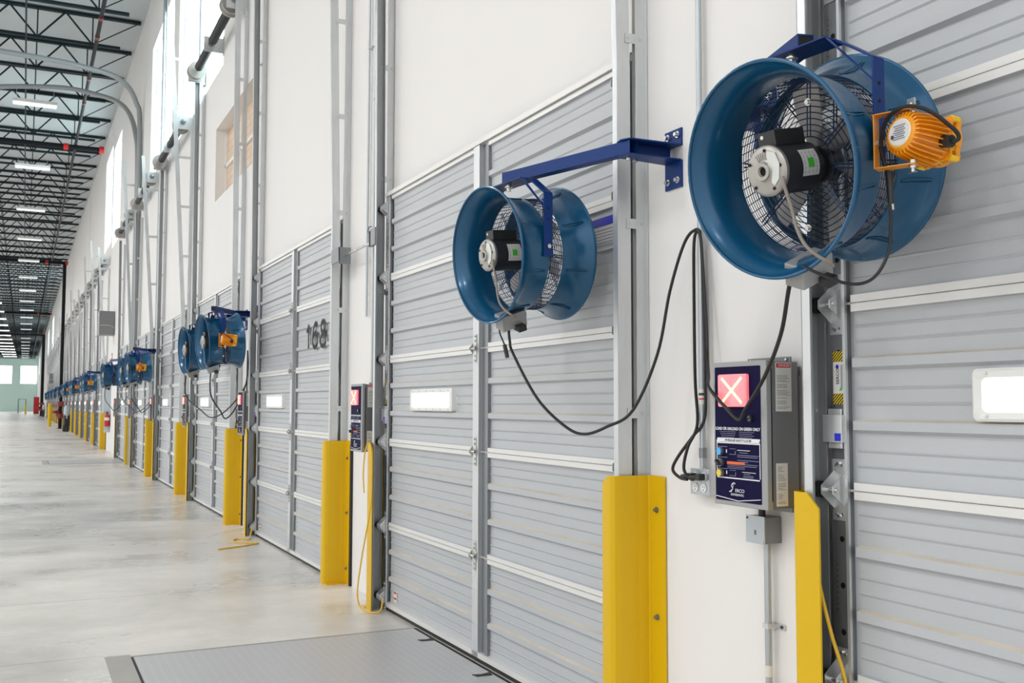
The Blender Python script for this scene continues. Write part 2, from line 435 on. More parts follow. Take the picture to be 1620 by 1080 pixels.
for (y0, y1, z0, z1) in HI:
    wn += 1
    w = thing('window_%d' % wn, (W+.1, (y0+y1)/2, z0), 'tall bright clerestory window high in the dock wall', 'window', kind='structure')
    o0 = w.location[:]
    b = MB(); b.box(W+.12, W+.135, y0, y1, z0, z1, 'daylight2'); part('pane', b, w, o0)
    b = MB(); n = max(2, round((y1-y0)/1.2))
    for i in range(n+1):
        y = y0 + (y1-y0)*i/n; a = min(max(y, y0+.02), y1-.02); b.box(W+.10, W+.12, a-.012, a+.012, z0, z1, 'white')
    for i in range(4):
        z = z0 + (z1-z0)*i/3; a = min(max(z, z0+.02), z1-.02); b.box(W+.105, W+.119, y0, y1, a-.010, a+.010, 'white')
    part('window_frame', b, w, o0)
for (x0, x1) in EW:
    wn += 1
    w = thing('window_%d' % wn, ((x0+x1)/2, YE, 5.5), 'bright square window high in the end wall', 'window', kind='structure')
    b = MB(); b.box(x0, x1, YE+.1, YE+.12, 5.5, 9.0, 'daylight'); part('pane', b, w, w.location[:])
wn += 1
y0, y1, z0, z1 = TAN
w = thing('window_%d' % wn, (W+.1, (y0+y1)/2, z0), 'small high window with a tan block screen behind two door tracks', 'window', kind='structure')
b = MB(); b.box(W+.17, W+.2, y0, y1, z0, z1, 'tan'); part('pane', b, w, w.location[:])
b = MB(); b.box(W+.14, W+.17, y0, y1, (z0+z1)/2-.02, (z0+z1)/2+.02, 'white'); b.box(W+.14, W+.17, y0, y0+.03, z0, z1, 'white')
b.box(W+.14, W+.17, y1-.03, y1, z0, z1, 'white'); b.box(W+.14, W+.17, 14.0, 14.04, z0, z1, 'white'); part('window_frame', b, w, w.location[:])
# joints between the tilt-up wall panels
b = MB()
for k in range(5): b.box(W-.004, W+.001, 11.9+36.57*k-.01, 11.9+36.57*k+.01, 5.7, ROOF, 'duct')
solo('trim_1', b, 'caulked joints between the tilt-up wall panels', 'trim', kind='structure')

# ------------------------------------------------------------------ roof framing and services
JZ0, JZ1 = 10.36, ROOF
b = MB()
X0, X1 = -11.5, 2.40
def bar(b, p0, p1, w, mt='truss'):
    b.tube([p0, p1], w, mt, 4)
b.box(X0, X1, -.055, -.012, JZ1-.07, JZ1, 'truss'); b.box(X0, X1, .012, .055, JZ1-.07, JZ1, 'truss')
part_w = MB()
part_w.box(X0, X1-.48, -.05, -.01, JZ0, JZ0+.065, 'truss'); part_w.box(X0, X1-.48, .01, .05, JZ0, JZ0+.065, 'truss')
webs = MB(); x = X1; k = 0; step = .62
bar(webs, (X1-.05, 0, JZ1-.05), (X1-.50-.62, 0, JZ0+.03), .014)
x = X1-1.12; up = True
while x > X0+.6:
    bar(webs, (x, 0, JZ0+.03), (x-step, 0, JZ1-.04), .023)
    bar(webs, (x-step, 0, JZ1-.04), (x-2*step, 0, JZ0+.03), .023)
    bar(webs, (x, 0, JZ0+.03), (x, 0, JZ1-.04), .016)
    x -= 2*step
jt = thing('roof_joist', (0, 26.4, JZ0), 'black open-web steel joist, one of the row under the roof deck', 'joist', 'open-web joists across the roof')
part('top_chord', b, jt, (0, 0, JZ0)); part('bottom_chord', part_w, jt, (0, 0, JZ0)); part('web', webs, jt, (0, 0, JZ0))
ny = 0
y = 26.4-2.44*3
while y < YE-1:
    if abs(y-26.4) > .1: dup(jt, (0, y, JZ0))
    y += 2.44
b = MB()
for xx in (-.2, -3.6, -7.2):
    for zz in (JZ0-.03, JZ1-.10):
        b.box(xx-.02, xx+.02, 18, YE-2, zz, zz+.03, 'truss')
for i in range(3):
    pass
for i, xx in enumerate((-.2, -3.6, -7.2)):
    b2 = MB(); b2.box(xx-.02, xx+.02, 18, YE-2, JZ0-.035, JZ0-.002, 'truss')
    solo('joist_bridging', b2, ['dark bridging bar under the joists nearest the dock wall', 'dark bridging bar under the joists, second from the dock wall', 'dark bridging bar under the joists, farthest from the dock wall'][i], 'beam', 'bridging bars under the joists', origin=(xx, 120, JZ0))
# sprinkler branch line running with the wall, red couplings
t = thing('sprinkler_branch', (1.33, 22, 10.05), 'dark sprinkler pipe with red couplings running along the joists beside the wall', 'pipe')
b = MB(); b.tube([(1.33, 18, 10.22), (1.33, YE-6, 10.22)], .045, 'pipe', 8); part('pipe', b, t, t.location[:], smooth=True)
for yy in (23.9, 25.2, 28.6, 31, 36.2, 52, 66):
    b = MB(); b.cyl((1.33, yy, 10.22), (1.33, yy+.16, 10.22), .056, 'darkred', 10); part('coupling', b, t, t.location[:], smooth=True, label='red coupling')
for yy, zz, lab in ((36, 10.05, 'black sprinkler main across the roof ending in a red cap by the tall windows'), (66.2, 10.05, 'black sprinkler main across the roof meeting the nearer black riser'), (104, 10.0, 'thin dark sprinkler main across the roof between the two risers'), (135, 9.9, 'black sprinkler main across the roof meeting the farther black riser')):
    t = thing('sprinkler_main', (0, yy, zz), lab, 'pipe', 'sprinkler mains across the roof')
    b = MB(); b.tube([(-11.5, yy, zz), (2.05, yy, zz)], .085 if yy < 110 else .12, 'pipe', 12); part('pipe', b, t, t.location[:], smooth=True)
    b = MB(); b.cyl((2.05, yy, zz), (2.2, yy, zz), .13, 'hose', 12); part('end_cap', b, t, t.location[:], smooth=True, label='red end cap')
    b = MB(); b.cyl((.95, yy, zz), (1.1, yy, zz), .11, 'hose', 12); part('coupling', b, t, t.location[:], smooth=True, label='red coupling')
# grey drain pipes that bend down the wall
for i, (pts, lab) in enumerate((([(-11, 25.4, 9.85), (-1, 25.4, 9.6), (1.2, 25.5, 9.5), (1.95, 25.7, 9.35), (2.30, 26.0, 8.95), (2.4, 26.0, 8.2), (2.4, 26.0, 4), (2.4, 26.0, 0)], 'upper grey drain pipe crossing the joists and bending down the wall'),
                                ([(-11, 28.2, 8.2), (-5, 28.2, 9.0), (-2, 28.2, 9.35), (-.4, 28.2, 9.62), (.7, 28.2, 9.74), (1.4, 28.1, 9.66), (1.95, 27.7, 9.42), (2.24, 27.2, 9.0), (2.36, 26.6, 8.3), (2.4, 26.35, 7.4), (2.4, 26.35, 4), (2.4, 26.35, 0)], 'lower grey drain pipe crossing the joists and bending down the wall'))):
    b = MB(); b.tube(pts, .062, 'duct', 12, smooth=5); solo('drain_pipe', b, lab, 'pipe', 'grey drain pipes', origin=pts[-1], smooth=True)
# light fixtures
def fixture(x, y, z, lens, lab, group, L=1.15, wd=.32):
    t = thing('ceiling_light', (x, y, z), lab, 'light', group)
    b = MB(); b.box(x-L/2, x+L/2, y-wd/2, y+wd/2, z+.03, z+.12, 'white'); part('housing', b, t, t.location[:])
    b = MB(); b.box(x-L/2+.02, x+L/2-.02, y-wd/2+.02, y+wd/2-.02, z, z+.03, lens); part('lens', b, t, t.location[:])
    for xx in (x-L/2+.1, x+L/2-.1):
        b = MB(); b.cyl((xx, y, z+.12), (xx, y, JZ0+.02), .006, 'galv', 5); part('hanger', b, t, t.location[:])
    return t
f0 = fixture(.05, 31, 9.95, 'lens', 'linear ceiling fixture nearest the camera, above the black sprinkler main', 'ceiling fixtures in the row by the wall')
for i, y in enumerate([39.5+8.75*j for j in range(20)]):
    dup(f0, (.05, y, 9.95), 'linear ceiling fixture, %s of the row by the wall' % ['second', 'third', 'fourth', 'fifth'][i] if i < 4 else 'small far linear ceiling fixture in the row by the wall')
f1 = fixture(-3.0, 84, 9.8, 'lenshot', 'brightly lit ceiling fixture in the row at the left edge of the picture', 'lit fixtures at the left edge', 2.2, .42)
for i in range(1, 14): dup(f1, (-3.0+.05*i, 84+8.75*i, 9.8))

# ------------------------------------------------------------------ dock door (prototype in coordinates y relative to its far edge)
def section_profile(top, bot, zt):
    """outline (x, z) of the front of one section, from its top down"""
    h = top-bot
    X = lambda d: 2.445-d
    def Z(t): return top-t*h
    pr = []
    rails = [(0, .020), (.046, .020)]
    pr += [(X(.022), Z(.003)), (X(.022), Z(.046)), (X(.004), Z(.050))]
    def thin(t): return [(X(.001), Z(t-.007)), (X(.006), Z(t)), (X(.001), Z(t+.012))]
    def rib(a, c): return [(X(0), Z(a)), (X(.020), Z(a+.011)), (X(.020), Z(c-.018)), (X(0), Z(c))]
    pr += thin(.123) + thin(.204) + rib(.285, .362) + thin(.455) + thin(.537) + rib(.620, .695) + thin(.787) + thin(.868)
    pr += [(X(.004), Z(.952)), (X(.022), Z(.956)), (X(.022), Z(.997))]
    return pr
def door_section(top, bot):
    b = MB()
    pr = section_profile(top, bot, 0)
    for (ya, yb) in ((-.022, -1.56), (-1.75, -DW+.022)):
        for i in range(len(pr)-1):
            (xa, za), (xb, zb) = pr[i], pr[i+1]
            mt = 'door'
            if i in (0,) or i == len(pr)-2: mt = 'rail'
            if i in (9, 19): mt = 'ribtan'
            b.add([(xa, ya, za), (xa, yb, za), (xb, yb, zb), (xb, ya, zb)], [(0, 1, 2, 3)], mt)
    # solid core with closed edges, black strips painting gap shade beside the end stiles
    b.box(2.444, 2.4468, -.022, 0, bot+.004, top-.004, 'rubber'); b.box(2.444, 2.4468, -DW, -DW+.022, bot+.004, top-.004, 'rubber')
    b.box(2.4465, 2.4725, 0, -DW, bot+.001, top-.001, 'door')
    b.box(2.423, 2.447, 0, -DW, top-.003, top-.001, 'rail'); b.box(2.423, 2.447, 0, -DW, bot+.001, bot+.003, 'rail')
    return b
DO = (XC, -1.6, 0)
door0 = thing('door_1', (XC, YL(-1)-1.6, 0), 'closed grey ribbed dock door, the nearest one, at the right edge of the picture', 'door', kind='structure')
tops = [.61, 1.22, 1.83, 2.44, 3.052]
for i, t_ in enumerate(tops):
    part('door_section', door_section(t_, .03 if i == 0 else .61*i), door0, DO)
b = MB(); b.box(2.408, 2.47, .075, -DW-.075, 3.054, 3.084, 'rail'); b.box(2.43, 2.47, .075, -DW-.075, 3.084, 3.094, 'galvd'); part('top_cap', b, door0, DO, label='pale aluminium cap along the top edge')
b = MB(); b.box(2.412, 2.443, .0, -DW, .030, .062, 'rail'); part('bottom_rail', b, door0, DO)
b = MB(); b.box(2.425, 2.465, .07, -DW-.07, .001, .030, 'rubber'); part('bottom_seal', b, door0, DO, label='black rubber seal')
def end_stile(y0, y1):
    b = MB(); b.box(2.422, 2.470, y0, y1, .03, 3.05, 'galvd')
    e = y0 if abs(y0) < .01 or abs(y0+DW) < .01 else y1
    b.box(2.412, 2.422, e-.006, e+.006, .03, 3.05, 'galv')
    m_ = (y0+y1)/2
    for i in range(5):
        for zz in (.15, .30, .45): b.cyl((2.4218, m_-.005, .61*i+zz), (2.421, m_-.005, .61*i+zz), .010, 'black', 10)
        for q in range(9): b.cyl((2.4218, m_+.018, .61*i+.22+.018*q), (2.4212, m_+.018, .61*i+.22+.018*q), .0022, 'black', 6)
        for zz in (.08, .53):
            for yy in (-.014, .014): b.cyl((2.422, m_+yy, .61*i+zz), (2.416, m_+yy, .61*i+zz), .005, 'zinc', 8)
    return b
part('end_stile', end_stile(0, .075), door0, DO); part('end_stile', end_stile(-DW-.075, -DW), door0, DO)
b = MB()
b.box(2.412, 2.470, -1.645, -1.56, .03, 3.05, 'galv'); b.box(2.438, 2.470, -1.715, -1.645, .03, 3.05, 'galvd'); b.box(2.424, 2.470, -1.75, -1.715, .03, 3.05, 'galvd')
part('center_stile', b, door0, DO)
def hinge(y, z):
    b = MB()
    b.prism([(y-.016, z-.085), (y+.016, z-.085), (y+.018, z-.03), (y+.018, z+.03), (y+.016, z+.085), (y-.016, z+.085), (y-.018, z+.03), (y-.018, z-.03)], 2.407, 2.411, 'zinc', 'x')
    b.cyl((2.400, y-.026, z), (2.400, y+.032, z), .009, 'zinc', 12)
    b.prism([(2.409, z-.032), (2.409, z+.032), (2.384, z+.004), (2.384, z-.004)], y+.030, y+.033, 'zinc', 'y')
    b.prism([(2.409, z-.028), (2.409, z+.028), (2.392, z+.004), (2.392, z-.004)], y-.026, y-.023, 'zinc', 'y')
    for zz in (-.072, -.045, .045, .072): b.cyl((2.411, y, z+zz), (2.402, y, z+zz), .006, 'zinc', 6)
    return b
for z in (.61, 1.22, 1.83, 2.44):
    part('hinge', hinge(-1.60, z), door0, DO, smooth=True)
def roller_hinge(ys, sgn, z):
    """ys: middle of the end stile, sgn: direction of the track"""
    b = MB(); y = ys
    b.prism([(y-.03, z-.10), (y+.03, z-.10), (y+.03, z+.10), (y-.03, z+.10)], 2.418, 2.421, 'galv', 'x')
    b.prism([(2.421, z-.055), (2.421, z+.055), (2.37, z+.012), (2.37, z-.012)], y-.020, y-.017, 'galv', 'y')
    b.prism([(2.421, z-.065), (2.421, z+.065), (2.362, z+.014), (2.362, z-.014)], y+.022, y+.025, 'galv', 'y')
    b.cyl((2.383, y-.03*sgn, z), (2.383, y+.040*sgn, z), .008, 'zinc', 12)
    for zz in (-.085, .085): b.cyl((2.421, y, z+zz), (2.411, y, z+zz), .0065, 'zinc', 6)
    r = MB(); r.cyl((2.383, y+.040*sgn, z), (2.383, y+.058*sgn, z), .027, 'rubber', 20)
    return b, r
for z in (.10, .61, 1.22, 1.83, 2.44, 2.96):
    for ys, sg in ((.0375, 1), (-DW-.0375, -1)):
        h, r = roller_hinge(ys, sg, z)
        ho = part('roller_hinge', h, door0, DO, smooth=True); part('roller', r, ho, DO, smooth=True, label='black roller')
# vision panel
def rrect(x0, x1, y0, y1, r, n=5):
    out = []
    for cx, cyy, a0 in ((x1-r, y1-r, 0), (x0+r, y1-r, 90), (x0+r, y0+r, 180), (x1-r, y0+r, 270)):
        for i in range(n+1):
            a = math.radians(a0+90*i/n); out.append((cx+r*math.cos(a), cyy+r*math.sin(a)))
    return out
WY, WZ = (-1.235, -.49), (1.452, 1.600)
b = MB()
outer = rrect(WY[0], WY[1], WZ[0], WZ[1], .018); inner = rrect(WY[0]+.034, WY[1]-.034, WZ[0]+.026, WZ[1]-.026, .016)
n = len(outer)
def ringpair(o1, x1, o2, x2, mt): b.add([(x1, *q) for q in o1] + [(x2, *q) for q in o2], [(i, (i+1) % n, n+(i+1) % n, n+i) for i in range(n)], mt)
ringpair(outer, 2.443, outer, 2.412, 'white'); ringpair(outer, 2.412, rrect(WY[0]+.008, WY[1]-.008, WZ[0]+.008, WZ[1]-.008, .016), 2.406, 'white')
ringpair(rrect(WY[0]+.008, WY[1]-.008, WZ[0]+.008, WZ[1]-.008, .016), 2.406, inner, 2.408, 'white'); ringpair(inner, 2.408, inner, 2.443, 'white')
for i in range(6):
    yy = WY[0]+.05+(WY[1]-WY[0]-.1)*i/5
    for zz in (WZ[0]+.014, WZ[1]-.014): b.cyl((2.408, yy, zz), (2.404, yy, zz), .004, 'zinc', 8)
wf = part('window_frame', b, door0, DO, smooth=True, weld=True)
b = MB(); b.prism(inner, 2.425, 2.4434, 'visionlite', 'x'); part('window_pane', b, wf, DO)
# stickers near the bottom of the leaf
b = MB(); b.box(2.4395, 2.4405, -.17, -.10, .08, .16, 'paper'); b.box(2.4375, 2.4395, -.16, -.11, .14, .152, 'redp'); b.box(2.4375, 2.4395, -.16, -.11, .10, .112, 'redp')
part('warning_sticker', b, door0, DO)
# blue mark cover and hazard label on the far end stile
b = MB(); b.box(2.395, 2.422, .0, .085, 1.375, 1.465, 'galv'); b.box(2.405, 2.422, .01, .07, 1.355, 1.485, 'galv'); bc = part('latch_cover', b, door0, DO, bevel=.002)
b = MB(); b.box(2.3935, 2.395, .003, .030, 1.38, 1.405, 'bluetape'); part('tape', b, bc, DO, label='blue tape')
b = MB(); b.box(2.4195, 2.4215, .012, .058, 1.50, 1.675, 'paper'); b.box(2.4185, 2.4195, .012, .058, 1.640, 1.675, 'hazard'); b.box(2.4185, 2.4195, .012, .058, 1.50, 1.535, 'hazard')
b.prism([(.030, 1.545), (.018, 1.545), (.024, 1.556)], 2.418, 2.4195, 'green', 'x')
for q in range(3): b.box(2.4188, 2.4195, .016+.003*q, .0172+.003*q, 1.55, 1.63, 'fine')
st_ = part('hazard_label', b, door0, DO, label='pale sticker with yellow and black hazard ends')
lettering('SERCO', .017, 2.4185, .036, 1.592, 'dark', st_, DO, vertical=True, extrude=.0004)
b = MB(); b.cyl((2.4188, .038, 1.624), (2.4183, .038, 1.624), .007, 'bluetape', 12); part('emblem', b, st_, DO)

DOORS = {-1: door0}
for i, k in enumerate(BAYS[1:]):
    skip = () if k <= NEAR else (('hinge', 'warning_sticker', 'hazard_label', 'latch_cover') if k < 9 else ('hinge', 'roller_hinge', 'warning_sticker', 'hazard_label', 'latch_cover', 'bottom_rail', 'bottom_seal', 'top_cap'))
    d = dup(door0, (XC, YL(k)-1.6, 0), 'closed grey ribbed dock leaf: ' + bayname(k), skip=skip)
    d.name = 'door_%d' % (i+2); DOORS[k] = d
# vision panel of the nearest door stands a little further over
for ch in kids(door0):
    if ch.name == 'window_frame': ch.location.y = .055
for (ya, yb) in ((-.0225, -.0005), (-DW+.0005, -DW+.0225)):
    b = MB(); b.box(2.4435, 2.4475, ya, yb, .064, 3.045, 'door'); part('edge_strip', b, door0, DO)
# 168
o0 = (XC, YL(1)-1.6, 0)
def digit(ch, yc, z0, h, w_, r):
    b = MB(); P_ = lambda a, c: (0, -a*w_/2, z0+c*h)
    if ch == '1': paths = [([(.0, 0), (.0, 1)], 0), ([(-.75, .74), (-.35, .80), (0, 1)], 4)]
    elif ch == '6': paths = [([(.75, .93), (.1, .99), (-.55, .80), (-.85, .42), (-.70, .12), (0, 0), (.70, .12), (.82, .32), (.62, .50), (0, .60), (-.65, .46)], 5)]
    else: paths = [([(0, .54), (-.66, .68), (-.62, .92), (0, 1), (.62, .92), (.66, .68), (0, .54), (-.80, .34), (-.76, .10), (0, 0), (.76, .10), (.80, .34), (0, .54)], 5)]
    for pts, sm in paths: b.tube([P_(*q) for q in pts], r, 'black', 8, smooth=sm)
    b.v = [(2.4225+x*.12, yc+y, z) for x, y, z in b.v]
    return b
for ch, yc in (('1', 9.375), ('6', 9.14), ('8', 8.865)):
    part('digit', digit(ch, yc, 2.025, .225, .19, .022), DOORS[1], o0)
# notice on the second door, half hidden by the track
o0 = (XC, YL(0)-1.6, 0)
b = MB(); b.box(2.424, 2.426, 3.885, 4.10, 2.335, 2.375, 'bluetape'); b.box(2.424, 2.426, 4.10, 4.125, 2.335, 2.365, 'yelbtn'); b.box(2.426, 2.428, 3.885, 4.10, 2.22, 2.335, 'paper')
for q in range(6): b.box(2.4245, 2.426, 3.90, 4.085, 2.24+.015*q, 2.243+.015*q, 'fine')
part('notice', b, DOORS[0], o0, label='blue and white notice')

# ------------------------------------------------------------------ door tracks
def make_track(far, top_x, ztop, wtop, label, k, clips):
    """far: at the leaf's far (left) edge; y relative to the leaf's far edge"""
    if far: yw, yo, yi, sg = .110, .072, .150, 1
    else: yw, yo, yi, sg = -DW-.110, -DW-.072, -DW-.150, -1
    o = thing('door_track', (2.42, YL(k)+yw, 0), label, 'track', 'galvanized tracks that guide the dock doors')
    O = (2.42, yw, 0)
    b = MB()
    def fr(z): return 2.335 + (0 if z < 3.0 else (top_x-2.335)*(z-3.0)/(ztop-3.0))
    zs = [0, 3.0, ztop]
    # C section: web plus two flanges turned towards the roller
    for za, zb in zip(zs[:-1], zs[1:]):
        xa, xb = fr(za), fr(zb)
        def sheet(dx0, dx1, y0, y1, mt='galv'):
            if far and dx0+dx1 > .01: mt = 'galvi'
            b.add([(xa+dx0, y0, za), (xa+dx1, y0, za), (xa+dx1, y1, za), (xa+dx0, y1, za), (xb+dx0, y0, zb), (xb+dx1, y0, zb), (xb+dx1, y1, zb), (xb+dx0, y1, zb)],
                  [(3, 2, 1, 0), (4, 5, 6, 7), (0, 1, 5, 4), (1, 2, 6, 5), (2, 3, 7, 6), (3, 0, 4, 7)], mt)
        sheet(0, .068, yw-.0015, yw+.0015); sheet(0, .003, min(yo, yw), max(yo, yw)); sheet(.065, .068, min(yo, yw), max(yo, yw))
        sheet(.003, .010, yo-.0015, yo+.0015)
    part('track_channel', b, o, O, weld=False)
    b = MB(); y2 = yw+.030*sg
    b.box(2.428, 2.478, yw+.004*sg, yw+.007*sg, 0, wtop, 'galv'); b.box(2.474, 2.478, min(yw, y2), max(yw, y2), 0, wtop, 'galv')
    part('wall_angle', b, o, O)
    zz = .62
    if clips:
        while zz < ztop-.1:
            b = MB(); xx = fr(zz); y3 = yw+.0035*sg
            b.box(xx+.045, 2.470, min(y3, y3+.003*sg), max(y3, y3+.003*sg), zz-.022, zz+.022, 'galv')
            b.cyl((xx+.058, y3, zz), (xx+.058, y3-.006, zz), .006, 'zinc', 6); b.cyl((2.455, y3, zz), (2.455, y3-.006, zz), .006, 'zinc', 6)
            part('track_clip', b, o, O); zz += .86 if far else .84
    else:
        zz = 1.0
        while zz < ztop-.1:
            b = MB(); b.box(fr(zz)+.05, 2.47, yw-.002, yw+.002, zz-.025, zz+.025, 'galv'); part('track_clip', b, o, O); zz += 1.0
    if k <= 5:
        b = MB(); ya5, yb5 = (.084, .090) if far else (-DW-.080, -DW-.0755)
        b.box(2.436, 2.472, ya5, yb5, .05, 3.5 if not far else 3.1, 'white'); s_ = part('jamb_seal', b, o, O, label='white seal strip')
    return o
protos = {}
for k in BAYS:
    for far in (True, False):
        side = 'far (left)' if far else 'near (right)'
        lab = 'galvanized steel track beside the %s edge of %s' % (side, bayname(k))
        if k <= 3:
            zt = 6.75 if k <= 2 else (7.6 if not far else 6.3)
            tx = 2.31 if (k <= 2) else (2.33 if far else 2.06)
            if k in (0, 1) and not far: tx = 2.26
            make_track(far, tx, zt, 6.6 if k <= 2 else 6.2, lab, k, True)
        else:
            key = (far, k in (4, 5), k in (5, 8, 9, 12, 16))
            if key not in protos:
                protos[key] = make_track(far, 2.30 if far else 2.08, (6.1 if far else 6.7) + (.9 if key[2] and not far else 0), 6.0, lab, k, False)
            else:
                yw = .110 if far else -DW-.110
                o = dup(protos[key], (2.42, YL(k)+yw, 0), lab)
# lift shafts with drums and black springs
def make_shaft(z, x, k, lab):
    o = thing('lift_shaft', (x, YL(k)-1.6, z), lab, 'shaft', 'door lift shafts on the dock wall')
    O = (x, -1.6, z)
    b = MB(); b.cyl((x, .20, z), (x, -DW-.20, z), .016, 'zinc', 10); part('shaft', b, o, O, smooth=True)
    for ya, yb in ((-.35, -1.35), (-1.62, -DW+.35)):
        b = MB(); b.cyl((x, ya, z), (x, yb, z), .062, 'black', 16)
        nn = 26
        part('torsion_spring', b, o, O, smooth=True, label='black spring')
    for yy in (-.15, -DW+.15):
        b = MB(); b.lathe([(yy-.07, .02), (yy-.07, .135), (yy-.055, .135), (yy-.05, .105), (yy+.05, .12), (yy+.055, .145), (yy+.07, .145), (yy+.07, .02)], 'cast', 'y', (x, 0, z), 24)
        part('cable_drum', b, o, O, smooth=True)
    for yy in (.06, -1.48, -DW-.06):
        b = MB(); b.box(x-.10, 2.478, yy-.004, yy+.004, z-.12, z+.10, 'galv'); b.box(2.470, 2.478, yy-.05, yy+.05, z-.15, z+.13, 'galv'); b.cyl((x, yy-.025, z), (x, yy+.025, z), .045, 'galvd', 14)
        part('bearing_plate', b, o, O, smooth=True)
    return o
sh = {}
for k in BAYS:
    z = 6.72 if k <= 2 else 6.28
    lab = 'black spring shaft with grey drums high above ' + bayname(k)
    if z not in sh: sh[z] = make_shaft(z, 2.30, k, lab)
    else: dup(sh[z], (2.30, YL(k)-1.6, z), lab)

# ------------------------------------------------------------------ yellow track guards
def guard_near(k, lab):
    """bolted to the wall on the camera side of a door: flange, bent web, front lip"""
    yr = -DW
    o = thing('track_guard', (2.38, YL(k)+yr-.15, 0), lab, 'guard', 'yellow steel track guards')
    O = (2.38, yr-.15, 0)
    path = [(2.472, yr-.262), (2.472, yr-.150), (2.466, yr-.140), (2.42, yr-.133), (2.33, yr-.128), (2.306, yr-.123), (2.293, yr-.110), (2.290, yr-.095), (2.290, yr-.052)]
    zf = lambda a: 1.19 if a.y < yr-.09 else 1.19-(a.y-(yr-.09))*.9
    b = MB(); b.plate(path, .007, 0, zf, 'yellow'); b.box(2.30, 2.47, yr-.20, yr-.130, 0, .008, 'yellow')
    part('plate', b, o, O, smooth=True)
    for zz in (1.045, .59, .13):
        b = MB(); b.cyl((2.470, yr-.205, zz), (2.452, yr-.205, zz), .0085, 'galvd', 6); b.cyl((2.470, yr-.205, zz), (2.463, yr-.205, zz), .013, 'galvd', 12); part('bolt', b, o, O)
    return o
def guard_far(k, lab):
    o = thing('track_guard', (2.38, YL(k)+.15, 0), lab, 'guard', 'yellow steel track guards')
    O = (2.38, .15, 0)
    path = [(2.472, .27), (2.472, .165), (2.466, .155), (2.42, .150), (2.345, .144), (2.323, .136), (2.311, .128), (2.308, .116), (2.308, .068), (2.308, .014)]
    zf = lambda a: 1.212 if a.y > .066 else 1.212-(.068-a.y)*.90
    b = MB(); b.plate(path, .007, 0, zf, 'yellow'); b.box(2.30, 2.47, .150, .22, 0, .008, 'yellow')
    part('plate', b, o, O, smooth=True)
    for zz in (1.10, .60, .13):
        b = MB(); b.cyl((2.470, .215, zz), (2.452, .215, zz), .0085, 'galvd', 6); part('bolt', b, o, O)
    return o
gn = gf = None
for k in BAYS:
    ln = 'wide yellow steel guard at the near side of ' + bayname(k); lf = 'narrow yellow steel guard at the far side of ' + bayname(k)
    if k > 8: pass
    if k > -1:
        if gn is None: gn = guard_near(k, ln)
        else: dup(gn, (2.38, YL(k)-DW-.15, 0), ln)
    if gf is None: gf = guard_far(k, lf)
    else: dup(gf, (2.38, YL(k)+.15, 0), lf)
# black strips on the wall beside the guards of the farther doors
st = None
for k in [q for q in BAYS if 1 <= q <= 9]:
    lab = 'black strip beside the yellow guard of ' + bayname(k)
    if st is None:
        b = MB(); b.box(2.462, 2.4795, -.02, .02, 0, 1.16, 'rubber'); st = solo('wall_strip', b, lab, 'strip', 'black strips beside the guards', origin=(2.47, 0, 0)); st.location = (2.47, YL(k)-DW-.30, 0)
    else: dup(st, (2.47, YL(k)-DW-.30, 0), lab)

